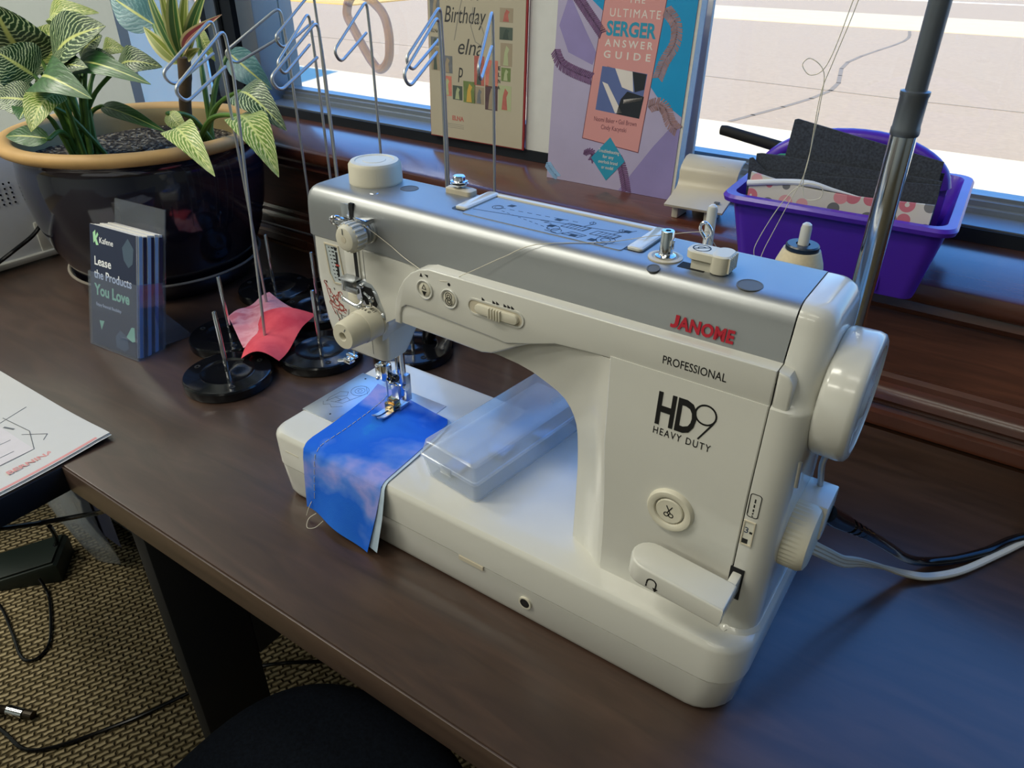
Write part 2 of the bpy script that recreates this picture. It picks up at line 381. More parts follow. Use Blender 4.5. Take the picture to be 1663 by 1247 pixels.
# outdoors
struct('ground_sidewalk', B().box(-40000, 40000, 720, 5500, -900, -800), concrete)
struct('ground_street', B().box(-60000, 60000, 5500, 80000, -960, -812), asphalt)
struct('ground_gutter', B().prism([(-40000, 13100), (40000, 13100), (40000, 15500), (-40000, 15500)], 'z', -812, -806), paint_strip)
struct('ground_line', B().box(-40000, 40000, 19100, 19350, -812, -808), line_paint)
dirt = mat('dry ochre ground', 'c9a766', 1, noise=.2, nscale=2)
struct('ground_bed', B().box(-30000, -11200, 11200, 17000, -811, -790), dirt)
leafg = mat('shrub green', '4c5a2c', .8, noise=.3, nscale=6)
leafo = mat('shrub rust', '8a4a2c', .8, noise=.3, nscale=6)
for i, (x, y, r, mm, lb) in enumerate(((-15600, 12600, 500, leafg, 'green shrub growing across the street, leftmost of the row'), (-14350, 12900, 450, leafo, 'rust coloured shrub across the street between two green ones'), (-13000, 13100, 520, leafg, 'green shrub across the street right of the rust one'))):
    sh = B(); sh.cyl((x, y, -790), (x, y, -790 + r * .7), 40, 8, 20)
    for k in range(420):
        a = random.uniform(0, 6.28); ph = math.acos(random.uniform(-.2, 1)); q = r * random.uniform(.6, 1)
        c = Vector((x + q * math.sin(ph) * math.cos(a), y + q * math.sin(ph) * math.sin(a), -650 + q * .8 * math.cos(ph)))
        u = Vector((random.gauss(0, 1), random.gauss(0, 1), random.gauss(0, 1))).normalized(); w = u.orthogonal().normalized()
        sh.loft([[c - u * 90, c - u * 20 + w * 34, c + u * 90, c - u * 20 - w * 34], [c - u * 90 + Vector((0, 0, 6)), c - u * 20 + w * 34 + Vector((0, 0, 12)), c + u * 90 + Vector((0, 0, 6)), c - u * 20 - w * 34 + Vector((0, 0, 12))]])
    tag(obj('shrub', sh, mm), lb, 'shrub', 'shrubs across the street')
crk = mat('asphalt crack', '82786a', 1, noise=.1)
ck = B().strip(smooth_pts([(-1500, 5600, -812), (-1200, 7400, -812), (-1500, 9300, -812), (-1340, 11700, -812), (-1500, 13000, -812)], 4), 42, (0, 0, 1), 3)
struct('ground_crack', ck, crk)
ck = B().strip(smooth_pts([(-9000, 7400, -812), (-3000, 7500, -812), (500, 7300, -812), (6000, 7600, -812)], 4), 24, (0, 0, 1), 3)
struct('ground_crack', ck, crk)

# ------------------------------------------------------------------ the desk (L-shaped top on panel legs)
D = thing('desk', 'dark walnut L-shaped desk under the window holding the sewing machine', 'desk', (0, 180, -730))
top = [(-1250, 444), (-1250, -101.5), (-830, -101.5), (-830, -1500), (-217, -1500), (-217, -101.5), (1500, -101.5), (1500, 444)]
bt = B().prism(top, 'z', -32, 0, 1.2, 2); obj('desktop', bt, desk_wood, D)
obj('edge_band', B().box(-217, 1500, -103.6, -101.7, -31, -1.2, .6), edge_wood, D)
obj('edge_band', B().box(-216.9, -215, -1500, -103.6, -31, -1.2, .6), alu_dark, D)
obj('panel_leg', B().box(-122, -100, -98, -12, -728, -33, 1.5), blackm, D)
obj('panel_leg', B().box(-122, -100, -11.5, 400, -300, -33, 1.5), blackm, D)
obj('panel_leg', B().box(1300, 1322, -90, 400, -728, -33, 1.5), blackm, D)
obj('panel_leg', B().box(-1240, -1218, -60, 400, -728, -33, 1.5), blackm, D)
obj('panel_leg', B().box(-800, -240, -1480, -1458, -728, -33, 1.5), blackm, D)

# ------------------------------------------------------------------ sewing machine
M = thing('sewing_machine', 'white heavy duty sewing machine with silver top standing on the desk', 'sewing machine', (225, 80, 0))
b = B()
R_ = (14, 26, 20, 14)
b.loft([rrect(6, 443, 3, 156, R_, 2), rrect(4, 445.5, .5, 158.5, R_, 8), rrect(1, 449.5, -1.6, 161, R_, 38.6)])
base = obj('base', b, white, M)
for (x, y) in ((40, 30), (40, 130), (410, 30), (410, 130)): obj('rubber_foot', B().cyl((x, y, .1), (x, y, 4), 9, 20), black, M)
b = B()
b.loft([rrect(1.6, 448.8, -1, 160.4, R_, 38.7), rrect(1.6, 448.8, -1, 160.4, R_, 39.9), rrect(.6, 450.2, -2.2, 161.6, R_, 40), rrect(0, 451, -2.6, 162, R_, 69), rrect(.8, 450.2, -1.8, 161.3, R_, 72.2), rrect(2.8, 448.4, .2, 159.4, R_, 74.6), rrect(6.5, 445, 3.6, 156, R_, 75.4)])
bed = obj('bed', b, white, M)
obj('seam_notch', B().box(221, 245, -2.9, 5, 35.6, 39.4), beige, base)
b = B().lathe([(0, -2), (4.3, -2), (4.3, -2.4), (5.6, -2.4), (5.6, 1)], (284.5, 0, 23.5), 'y', 28); obj('screw_hole', b, white2, base)
b = B().lathe([(0, -2.6), (4.1, -2.55), (4.1, -1)], (284.5, 0, 23.5), 'y', 28); sh_ = obj('screw', b, black, base)
obj('label_slot', B().box(19, 36, -2.7, 0, 57, 58), white2, bed)
# slide plate, needle plate, feed
obj('slide_plate', B().box(1.2, 41, 37.4, 119.5, 74.5, 76, .3), steel, M)
obj('needle_plate', B().box(41.6, 112, 37.4, 119.5, 74.5, 75.9, .3), steel, M)
b = B()
def floor_line(P, w=.35, z=76): b.strip([(x, y, z) for x, y in P], w, (0, 0, 1), .12)
floor_line(arc(24, 92, 9, 0, 360, 20)); floor_line(arc(24, 92, 5, 0, 360, 14)); floor_line(arc(24, 92, 2.2, 0, 360, 10))
floor_line([(10, 60), (13, 72), (20, 78), (16, 84), (9, 80), (8, 66), (10, 60)]); floor_line([(14, 62), (26, 66), (30, 80), (33, 92)]); floor_line([(20, 66), (22, 76), (28, 74)])
floor_line([(8, 58), (12, 54), (17, 58), (22, 55), (30, 62)]); floor_line([(24, 101), (34, 92)]); floor_line([(12, 70), (20, 70), (18, 64)])
obj('bobbin_diagram', b, grey_ink, M)
for (x, y) in ((12, 112), (30, 46)): obj('plate_mark', B().lathe([(0, 76), (1, 76), (1, 76.15), (0, 76.15)], (x, y, 0), 'z', 12), ink, M)

# needle head
b = B()
rr = (7, 6, 12, 12)
b.loft([rrect(68, 118, 41, 64, 5, 163.5), rrect(62, 120.5, 38, 70, rr, 165.5), rrect(59.5, 121, 37, 73, rr, 169), rrect(56.5, 121.2, 37, 80, rr, 178), rrect(53, 121.6, 37, 91, rr, 190),
        rrect(51.3, 122.2, 37, 100, rr, 203), rrect(49.4, 124, 37, 104, rr, 224), rrect(49.8, 126, 37, 104, rr, 245), rrect(50.6, 126, 37, 104, rr, 261)])
obj('needle_head', b, white, M)
# arm and pillar: the outline seen from the front, with the big round throat
outline = [(110, 261), (110, 190), (121, 187), (123, 198), (128, 206), (137, 211.5), (150, 213.5), (237, 211), (252, 209.5), (264, 207), (277, 202), (285, 198.5), (291, 194.4), (295.5, 189), (298.5, 183.6), (300.9, 177),
           (302.2, 169.5), (303.2, 156), (303.8, 140), (303.7, 106), (303.2, 74), (430, 74), (430, 261)]
b = B().prism(outline, 'y', 34.5, 104.5, 2.2, 3, which='hi'); arm = obj('arm_and_pillar', b, white, M, smooth=40)
# chamfer that runs from the throat edge out to the pillar face
outer = [(303.2, 74.8), (303.7, 106), (303.8, 140), (303.2, 156), (302.2, 169.5), (300.9, 177), (298.5, 183.6), (295.5, 189), (291, 194.4), (285, 198.5), (277, 202), (264, 207), (252, 209.5), (240, 211), (231, 212.5)]
inner = [(335.9, 74.8, 17.4), (335.6, 106, 17.4), (334.3, 140, 17.4), (333.3, 156, 17.4), (332.4, 170, 17.4), (331.3, 188, 17.6), (330.3, 210, 19.2), (329.3, 228, 20.6), (328.4, 243.8, 21.8), (316, 244, 23.6), (303, 243.2, 25.4), (288.6, 242, 27.4), (270, 236, 29.6), (254, 228, 31.8), (234, 216.5, 33.8)]
b = B(); A = [(x, 34.6, z) for x, z in outer]; C_ = [(x, y, z) for x, z, y in inner]
midr = [((a[0] * .45 + c[0] * .55), (a[1] * .5 + c[1] * .5) + .6, (a[2] * .5 + c[2] * .5)) for a, c in zip(A, C_)]
mid2 = [((a[0] * .12 + c[0] * .88), (a[1] * .1 + c[1] * .9) - .2, (a[2] * .12 + c[2] * .88)) for a, c in zip(A, C_)]
back = [(x, 40, z) for x, z in outer]; back2 = [(x, 40, z) for x, z, y in inner]
b.loft([back, A, midr, mid2, C_, back2], (False, False), closed=False, loop=True)
obj('throat_chamfer', b, white, M, smooth=60)
fc = [[(335.8, z), (426.4, z)] for z in ()]
def tilt(z): return 17 + max(0, z - 187) * .075
b = B(); b.loft([[(xl, 36, z), (xl, tilt(z) + .7, z), (xl + .8, tilt(z), z), (425.8, tilt(z), z), (426.4, tilt(z) + .6, z), (426.4, 36, z)] for xl, z in ((335.6, 74.8), (335.3, 106), (334, 140), (332.4, 165), (331, 187), (330, 210), (329, 230), (328.2, 246))])
obj('front_cover', b, white, M)
# raised control panel along the arm
pan = [(149, 217.5), (149.5, 226), (151.5, 236), (155.5, 246), (161, 254.5), (168, 261.5), (176, 266), (185, 268.2), (298, 268.2), (426.6, 268.2), (426.6, 244.6), (340, 244.2), (322, 244), (305, 243), (288.6, 241.8), (272, 236.5), (258, 229.5), (246, 222.5), (237, 217.8), (228, 215.8), (200, 216.6)]
pan = [(x, z - (0.0 if z > 240 else 0)) for x, z in pan]
b = B().prism(pan, 'y', 23.4, 38, 1.6, 3, which='lo'); panel = obj('control_panel', b, white, M, smooth=50)
up = pan[:-5] + [(250, 230.4), (240, 231.4), (200, 233.4), (168, 235), (161.5, 234.5), (157.4, 231.6), (155.3, 226), (154.8, 217.4)]
b = B().prism(up, 'y', 22, 24, 1.1, 3, which='lo'); obj('upper_panel', b, white, panel, smooth=50)
b = B().prism([(427.2, 268), (433.2, 266.5), (436.3, 262), (436.6, 247), (435, 243.2), (427.2, 242.4)], 'y', 22.2, 40, 1.8, 3, which='lo'); obj('panel_end', b, white, M)
def ring_button(x, z, r, y=21.95):
    r1 = B().lathe([(r, y + .4), (r, y - .7), (r - .6, y - 1.1), (r - 1.3, y - .8), (r - 1.5, y + .2), (r - 1.5, y + .4)], (x, 0, z), 'y', 36)
    r2 = B().lathe([(0, y - .9), (r - 3.6, y - .9), (r - 2.6, y - .5), (r - 2.4, y + .3)], (x, 0, z), 'y', 36)
    return r1, r2
for (x, z, nm) in ((181, 252.3, 'needle_button'), (203, 251.1, 'bobbin_button')):
    r1, r2 = ring_button(x, z, 7.4)
    bt_ = obj(nm, r2, white2, panel); obj('button_ring', r1, white, bt_)
    b = B()
    if nm == 'needle_button':
        y = 20.95; b.prism([(178.9, 251.3), (183.1, 251.3), (181, 247.6)], 'y', y - .15, y)
        b.strip([(179.2, y, 253), (182.8, y, 253), (181, y, 256.4), (179.2, y, 253)], .4, (0, -1, 0), .12)
    else:
        y = 20.95
        for (dx, dz, q) in ((0, 2, 2.7), (0, -2, 2.9), (0, 2, 1.2), (0.3, -2, 1.4)): b.strip([(x + dx + px, y, z + dz + pz) for px, pz in arc(0, 0, q, 0, 360, 16)], .45, (0, -1, 0), .12)
    obj('symbol', b, ink, bt_)
b = B(); y = 21.98
b.prism([(176.8, 261.3), (179.6, 261.3), (178.2, 264.2)], 'y', y - .12, y); b.prism([(181.3, 263.9), (184.6, 263.9), (184.2, 261.8)], 'y', y - .12, y)
b.prism([(203 + px, 261.6 + pz) for px, pz in arc(0, 0, 1.2, 0, 330, 11)], 'y', y - .12, y)
for k, x0 in enumerate((230.8, 239.6, 242.6, 248.6, 251.6, 254.6)): b.prism([(x0, 256.3), (x0, 259.6), (x0 + 2.7, 257.9)], 'y', y - .12, y)
obj('panel_symbols', b, ink, panel)
# speed slider in its long recess
def stadium(x0, x1, z0, z1, n=10):
    r = (z1 - z0) / 2; zc = (z0 + z1) / 2
    return arc(x1 - r, zc, r, -90, 90, n) + arc(x0 + r, zc, r, 90, 270, n)
def ringplate(bb, P, Q, y0, y1):
    bb.loft([[(x, y1, z) for x, z in P], [(x, y0, z) for x, z in P], [(x, y0, z) for x, z in Q], [(x, y1, z) for x, z in Q]], (False, False), loop=True)
b = B(); ringplate(b, stadium(218.5, 265, 245.2, 257.3), stadium(219.8, 263.7, 246.4, 256.1), 21.2, 22.4); obj('slider_rim', b, white, panel)
obj('slider_recess', B().prism(stadium(219.8, 263.7, 246.4, 256.1), 'y', 21.8, 22.4), beige, panel)
sl = obj('speed_slider', B().prism(stadium(226, 261, 247.4, 254.6), 'y', 19.2, 21.9, 1, 2, which='lo'), white2, panel)
b = B()
for k in range(5): b.box(238 + k * 2.2, 239.3 + k * 2.2, 17.8, 20.1, 247.2, 254.8, .4)
obj('slider_grip', b, white2, sl)

# silver cover over head and arm
topc = [(38.3, 288.5), (39.4, 292.4), (41.6, 296), (45, 298.4), (49, 299.3), (53, 299.5), (94, 299.5)] + arc(94.5, 289.5, 10, 90, 0, 5)[1:] + [(104.5, 261.4)]
def cov(q):
    return [(36.6 - q * 5.8, 261.4), (36.9 - q * 4.6, 268), (37.3 - q * 2.8, 276), (37.8 - q * .9, 283)] + topc
def covx(x, q, ins=0):      # ins pulls the profile inwards for the rounded left end
    return [(x, 71 + (y - 71) * (1 - ins / 40), 261.4 + (z - 261.4) * (1 - ins / 38)) for y, z in cov(q)]
b = B().loft([covx(46.2, 0, 7.5), covx(47, 0, 4.6), covx(48.8, 0, 2.2), covx(51.4, 0, .7), covx(54.5, 0), covx(125, 0), covx(180, .85), covx(230, 1), covx(426.4, 1)]); cover = obj('silver_cover', b, silver, M, smooth=60)
# white end cap at the right, rounded corners in plan and on top
rc = (.3, 15, 12, .3); b = B(); X0 = 427.2
b.loft([rrect(X0, 448, 17, 106, rc, 75), rrect(X0, 448.2, 17, 106, rc, 187), rrect(X0, 448.2, 20.6, 106, rc, 243), rrect(X0, 447.9, 20.8, 106, rc, 245), rrect(X0, 447.4, 23.6, 106, rc, 246.5), rrect(X0, 447.6, 27, 106, rc, 252), rrect(X0, 448, 30, 105.5, rc, 260), rrect(X0, 448.2, 32, 105, rc, 268), rrect(X0, 448.2, 34.4, 105, rc, 276),
        rrect(X0, 448.2, 37, 105, rc, 283), rrect(X0, 447.8, 38.3, 104.6, rc, 288.5), rrect(X0, 446.6, 39.4, 103.6, rc, 292.4), rrect(X0, 444.8, 41.6, 101.6, (.3, 13, 11, .3), 296), rrect(X0, 441.6, 45, 98.5, (.3, 11, 9, .3), 298.4), rrect(X0, 438, 49.5, 95, (.3, 8, 8, .3), 299.5)])
cap = obj('end_cap', b, white, M, smooth=50)
b = B().loft([rrect(426, 450.2, 12.5, 108, (6, 20, 14, 2), 75), rrect(426, 449.4, 14.8, 107, (6, 17, 13, 2), 76.6), rrect(426, 448.6, 16.6, 106.3, (6, 15.5, 12, 2), 78.5)]); obj('cap_skirt', b, white, M)
obj('cap_inner', B().box(420, 427.2, 24, 100, 76, 259), blackm, M)
obj('cap_inner', B().box(420, 427.3, 46, 98, 259, 294), blackm, M)

# things on top of the cover
Z = 299.5
b = B().lathe([(20.6, Z), (20.8, Z + 1.5), (20.8, Z + 2), (20.4, Z + 14), (18.5, Z + 16.4), (15.2, Z + 16.8), (14.6, Z + 16.3), (9, Z + 16.3), (8.6, Z + 16.6), (0, Z + 16.7)], (86.5, 79, 0), 'z', 120, rib=(2, 3, .45)); obj('pressure_knob', b, white2, M)
for (x, y, r, tl, zo) in ((121, 79, 6.3, 0, 0), (396, 51.5, 6.6, 2.5, -.05), (340.5, 44.5, 3.2, 14, -.85)):
    b = B(); b.lathe([(r + .8, -.3), (r + .7, .25), (r, .3), (r, .12), (0, .12)], (0, 0, 0), 'z', 36); b.bm.transform(Matrix.Translation((x, y, Z + zo)) @ Matrix.Rotation(math.radians(tl), 4, 'X')); h = obj('oil_hole', b, grey_ink, cover, 'dark round hole in the silver top')
b = B(); b.lathe([(3.4, Z), (3, Z + .4), (0, Z + .4)], (107, 55, 0), 'z', 24); obj('screw_cap', b, steel, cover)
b = B(); b.loft([rrect(148, 172, 87.5, 98.5, 3, Z), rrect(148, 172, 87.5, 98.5, 3, Z + 3.2), rrect(149.5, 170.5, 89, 97, 3, Z + 4.2)]); tb = obj('tension_base', b, beige, M)
b = B(); b.lathe([(3, Z + 4), (3, Z + 6), (6.5, Z + 6.3), (6.8, Z + 7.2), (3, Z + 7.6), (6.6, Z + 8.2), (6.6, Z + 9), (4.8, Z + 9.6), (4.8, Z + 12.2), (4, Z + 12.9), (0, Z + 13)], (158.5, 93, 0), 'z', 28); obj('winder_tension', b, chrome, tb)
# carrying handle folded flat into its recess: white bars round the grey instruction plate
b = B(); b.loft([rrect(176, 326, 59.6, 101.5, 3, Z - .5), rrect(176, 326, 59.6, 101.5, 3, Z + .18)]); obj('handle_recess', b, alu_dark, cover)
b = B(); b.loft([rrect(189, 313, 56, 98.6, 2, Z - .3), rrect(189, 313, 56, 98.6, 2, Z + .55)]); plate = obj('instruction_plate', b, silver, cover)
hb = B()
hb.loft([rrect(178, 188.6, 62, 104.2, 2.5, Z), rrect(178, 188.6, 62, 104.2, 2.5, Z + 1.4), rrect(179, 187.6, 63, 103.4, 2.5, Z + 2.2)])
hb.loft([rrect(314, 324.6, 61, 104.2, 2.5, Z), rrect(314, 324.6, 61, 104.2, 2.5, Z + 1.4), rrect(315, 323.6, 62, 103.4, 2.5, Z + 2.2)])
hb.box(184, 318, 99.2, 104.2, Z - 2, Z + 1.9, .8)
obj('carrying_handle', hb, white, M)
b = B(); zz = Z + .55
def top_line(P, w=.45): b.strip([(x, y, zz) for x, y in P], w, (0, 0, 1), .1)
top_line([(191, 67), (262, 78), (300, 84)]); top_line([(300, 84), (306, 92)], .4)
for k in range(9): top_line([(206 + k * 7, 80 + k * .6), (209.5 + k * 7, 80.3 + k * .6)], .35)
for k in range(9): top_line([(210 + k * 5.5, 75 - k * 1.35), (212.6 + k * 5.5, 74.4 - k * 1.35)], .35)
top_line(arc(203, 80, 4, 0, 360, 14)); top_line(arc(203.6, 80, 2.7, 0, 360, 12), .3)
for (x, y) in ((207, 86), (250, 80), (252, 67), (299, 85.5), (273, 59.5), (287, 59.5)):
    b.prism([(x, y), (x + 4.6, y), (x + 5.4, y + 4.2), (x + .8, y + 4.2)], 'z', zz, zz + .1)
def reel(x, y):
    for k in range(5): top_line([(x + k * 3, y), (x + k * 3 + 2, y + 8)], .4)
    top_line([(x - 2, y + 8), (x + 15, y + 8), (x + 13, y), (x - 4, y), (x - 2, y + 8)], .45); top_line([(x + 9, y + 8), (x + 12, y + 15), (x + 10, y + 20)], .45); top_line(arc(x + 11, y + 17, 2.2, 0, 360, 8), .4)
reel(264, 72); reel(287, 70)
top_line(arc(258, 66, 4.4, 0, 360, 14)); top_line(arc(262, 63, 3.6, 0, 300, 12)); top_line([(255, 60), (266, 58), (268, 62)])
top_line([(268, 60), (280, 60), (283, 66), (272, 67), (268, 60)]); top_line([(271, 63), (281, 64)])
top_line(arc(297, 66, 6.2, 0, 360, 18)); top_line(arc(297, 66, 3.2, 0, 360, 12)); top_line([(294, 60), (294, 56.5), (300, 56.5), (301, 60)]); top_line([(243, 74), (249, 76), (247, 72), (252, 73)])
obj('winding_diagram', b, ink, plate)
# bobbin winder spindle and stopper
b = B(); b.lathe([(10.5, Z), (10.5, Z + .8), (8.4, Z + 1.2), (7.4, Z + .7), (7.2, Z + .5), (0, Z + .5)], (340, 62, 0), 'z', 32); wb = obj('winder_seat', b, beige, M)
b = B(); b.lathe([(6.3, Z + .5), (6.3, Z + 1.7), (4.6, Z + 2.2), (4, Z + 3), (4, Z + 16.4), (3.6, Z + 17), (1.7, Z + 17), (1.6, Z + 15), (0, Z + 15)], (340, 62, 0), 'z', 28); b.box(343.6, 344.9, 61, 62.6, Z + 6, Z + 12, .4); obj('spindle', b, chrome, wb)
obj('stopper_slot', B().box(351.5, 368, 53, 62, Z - .2, Z + .2), blackm, cover)
st = B(); st.loft([rrect(357, 377.5, 54, 67, 4.8, Z + 5.6), rrect(354.8, 377.8, 53, 68, 6, Z + 6.6), rrect(354.8, 377.8, 53, 68, 6, Z + 10.6), rrect(355.6, 377, 54, 67.2, 6, Z + 11.4)])
st.loft([rrect(370.5, 381, 52.2, 69, 4.5, Z + .8), rrect(370, 381.6, 52, 69.4, 4.8, Z + 2), rrect(370, 381.6, 52, 69.4, 4.8, Z + 11), rrect(371, 380.8, 53, 68.6, 4.5, Z + 11.8)]); st.box(359, 371, 55, 64, Z, Z + 6)
for k in range(6): st.box(381.2, 382.2, 54 + k * 2.4, 55 + k * 2.4, Z + 2, Z + 11)
stp = obj('winder_stopper', st, white2, M)
b = B(); zz = Z + 11.4; top_line(arc(362.5, 60.5, 5, 0, 360, 20), .7); top_line([(359, 58), (366, 63)], .8); top_line(arc(362.5, 60.5, 2.2, 30, 230, 8), .6); obj('symbol', b, ink, stp)
b = B().tube(smooth_pts([(350, 99.6, Z - 3), (350, 99.6, Z + 2), (346.6, 99, Z + 7), (346.2, 98.4, Z + 11), (349, 98.2, Z + 13.2), (352.6, 98.4, Z + 10.4), (353.6, 99, Z + 6.4), (351.4, 99.4, Z + 3.2), (351, 99.6, Z - 3)], 5), 1.05, 10); obj('thread_guide', b, chrome, M)
# spool stand behind, pins and the telescopic thread tree
b = B(); b.loft([rrect(318, 432, 104, 178, 8, 222), rrect(318, 432, 104, 178, 8, 227)]); ss = obj('spool_stand', b, white, M)
for x in (332.5, 397): obj('spool_pin', B().lathe([(3.6, 226), (3.6, 302), (3, 304.6), (1.4, 305.8), (0, 306)], (x, 156, 0), 'z', 16), white, ss)
b = B(); PX, PY = 440, 150
b.lathe([(11, 205), (11, 228), (7.3, 229), (7.3, 371)], (PX, PY, 0), 'z', 28); pole = obj('thread_tree_pole', b, chrome, M)
b = B(); b.lathe([(7.4, 368), (7.9, 369), (7.9, 372), (7.5, 373), (7.5, 389), (7.9, 390), (7.9, 392), (5.8, 392.6), (5.8, 640)], (PX, PY, 0), 'z', 28); obj('inner_pole', b, mat('grey pole', '60666e', .35, .5), pole)
b = B(); b.tube(fillet([(330, 150, 652), (330, 150, 640), (470, 150, 640), (470, 150, 652)], 6), 2.4, 10); obj('guide_bar', b, chrome, pole)
obj('pole_bracket', B().box(424, 452, 100, 162, 204, 221, 3), white, M)

# tension dial and take-up on the head
ty = 38
b = B(); b.box(96.6, 100.4, ty - .3, ty + 2, 274, 294.5); obj('lever_slot', b, blackm, cover)
b = B(); b.box(88, 96, ty - .35, ty + .1, 262, 293.5, .1); obj('lever_plate', b, steel, cover)
b = B(); b.tube(smooth_pts([(98.4, 39, 279), (98, 33, 283), (95, 26, 286.6), (91, 24.5, 285.4), (89.4, 27, 281.6), (90.4, 30, 279.6)], 6), 1.7, 10); b.tube([(90.2, 29, 281), (90, 34, 262)], .7, 8); obj('take_up_lever', b, chrome, M)
tx, tz = 114.5, 277.4
b = B(); b.lathe([(0, 39), (9.6, 39), (9.6, 35.4), (8.6, 34.8), (9.4, 34), (9.6, 33), (7, 32.4), (9.2, 31.4), (9.2, 30.2), (6, 29.6), (8.4, 28.6), (8, 27), (4, 26.4), (4, 24)], (tx, 0, tz), 'y', 36); td = obj('tension_discs', b, steel, M)
b = B(); b.box(110, 121, 29, 38, 286.4, 287.4, .3); b.tube(smooth_pts([(120.6, 30, 287), (117, 26, 289.6), (112, 27, 289), (110.6, 31, 287.2)], 5), .7, 8); b.box(119.6, 121, 29, 38.2, 282, 287.4, .3); obj('thread_plate', b, chrome, M)
b = B(); b.lathe([(0, 14.2), (2, 14.2), (2, 12.6), (6, 12.4), (8.4, 13.2), (9.9, 15.6), (10.4, 18), (10.2, 25), (9, 26.4), (3, 26.4)], (tx, 0, tz), 'y', 72, rib=(5, 7, 0)); kn = obj('tension_knob', b, white2, td)
b = B()
for k in range(18):
    a = k * 20 * math.pi / 180; c, s_ = math.cos(a), math.sin(a); b.tube([(tx + 10.2 * c, 16.5, tz + 10.2 * s_), (tx + 10.6 * c, 19, tz + 10.6 * s_), (tx + 10.2 * c, 25.4, tz + 10.2 * s_)], 1.0, 6)
obj('knob_ribs', b, white2, kn)
obj('knob_centre', B().lathe([(0, 13.4), (2.4, 13.2), (2.4, 12.4), (0, 12.3)], (tx, 0, tz), 'y', 16), beige, kn)
b = B(); y = 12.3; b.strip([(tx - .2, y, tz + 4), (tx - .2, y, tz + 8)], .7, (0, -1, 0), .2); obj('symbol', b, grey_ink, kn)
# thread height window with its scale
y = 37
b = B(); ringplate(b, [(65, 257.5), (80.6, 257.5), (84.4, 225), (71, 224), (67, 232)], [(66.2, 256.4), (79.6, 256.4), (83, 226.2), (72, 225.4), (68.2, 232.4)], 36.2, 37.6); obj('scale_frame', b, beige, M)
sc_ = obj('scale_window', B().prism([(66.2, 256.4), (79.6, 256.4), (83, 226.2), (72, 225.4), (68.2, 232.4)], 'y', 36.75, 37.2), mat('pale scale', 'b9c2c4', .3), M)
b = B()
for k in range(9): b.box(72.2 + k * .45, 74.8 + k * .45, 36.6, 36.8, 254 - k * 3.1, 255.2 - k * 3.1); b.box(69 + k * .45, 70.6 + k * .45, 36.6, 36.8, 254 - k * 3.1, 254.7 - k * 3.1)
b.box(76.4, 78.6, 36.6, 36.8, 228, 252, 0); b.prism([(75, 255.8), (79, 255.8), (78, 253), (76, 253)], 'y', 36.6, 36.8)
obj('scale_marks', b, ink, sc_)
obj('scale_pointer', B().box(75.6, 79.4, 36.4, 36.8, 240.2, 241.6), dred_ink, sc_)
# needle bar channel and the front thread guides
obj('face_channel', B().box(87.6, 103.2, 35.6, 38, 222, 260.6, .8), white, M)
obj('channel_gap', B().box(98.4, 101.6, 35.2, 35.8, 222, 260), blackm, M)
b = B().strip([(107, 36.9, 259.8), (107, 36.9, 170)], .35, (0, -1, 0), .1); obj('face_seam', b, grey_ink, M)
gp = B().prism([(97, 224), (99, 232), (106, 236.5), (116, 235), (120.4, 230), (127.5, 213), (127.6, 207), (123, 204.5), (112, 207), (106, 214), (98, 218)], 'y', 34.4, 37.4, .5, 2, which='lo'); gpo = obj('thread_guide_plate', gp, steel, M)
b = B().prism([(103, 231.5), (115, 231.5), (120, 219), (117, 214), (108, 216), (104, 222)], 'y', 34, 34.6); obj('guide_slot', b, blackm, gpo)
b = B(); b.box(89, 104.5, 25, 35, 236.4, 237.6, .4); b.box(91, 94, 26, 35, 227, 237, .4); b.box(91, 106, 27, 30.5, 226.4, 230.6, .6); obj('guide_bracket', b, steel, gpo)
b = B(); b.tube(smooth_pts([(90, 26, 221.5), (97, 25, 219.8), (105, 26, 217.6), (107.6, 29, 219.4), (106.5, 32, 222)], 5), 1.3, 10); b.tube([(89.6, 26.4, 218.4), (106.4, 27.2, 214.8)], 1.0, 8); b.ball((106.8, 27.6, 216.2), 2.3); b.tube(smooth_pts([(110, 31, 228), (117, 29, 226), (118, 29, 219), (112, 30, 216.6)], 5), 1.1, 8); b.tube([(104, 30, 214), (103.4, 33, 206)], 1.2, 8); obj('guide_spring', b, chrome, gpo)
b = B()
for (x, z, r) in ((105.4, 232, 2.3), (123.4, 209.2, 3.2), (115, 222.6, 2.6)): b.lathe([(0, 32.6), (r * .7, 32.7), (r, 33.4), (r, 35)], (x, 0, z), 'y', 20)
obj('guide_screw', b, chrome, gpo)
b = B(); b.box(121.6, 125.2, 32.4, 32.65, 208.9, 209.5); b.box(123.1, 123.7, 32.4, 32.65, 207.4, 211); obj('screw_slot', b, ink, gpo)
b = B(); b.box(86, 110, 35.9, 37.2, 186, 220, .4); obj('face_plate', b, white2, M)
# threading picture printed in red and black
b = B(); k2 = B(); y = 36.85
def face(bb, P, w=.5): bb.strip([(x, y, z) for x, z in P], w, (0, -1, 0), .1)
rng = random.Random(3)
for (x, z, r) in ((60, 222.5, 1.3), (73, 211, 3), (70, 206.5, 3.2), (75.5, 204, 2.8), (79, 201.5, 2), (73, 199.4, 2.2), (64, 205, 1.8), (76.5, 216, 1.8)): face(b, [(x + px, z + pz) for px, pz in arc(0, 0, r, 0, 300, 10)], .55)
face(b, [(60, 221.5), (61.5, 214), (64, 206), (65, 200), (69, 195)]); face(b, [(60.5, 221), (67, 213), (72, 210)]); face(b, [(74, 217), (72, 209), (78, 204)], .7); face(b, [(64, 208), (70, 204), (78, 206)]); face(b, [(66, 202), (75, 200), (81, 203)], .7)
face(b, [(71, 192), (74, 182), (76, 176)]); face(b, [(66, 210), (69, 213)], .8); face(b, [(62, 217), (65, 217.5), (64, 213)], .5)
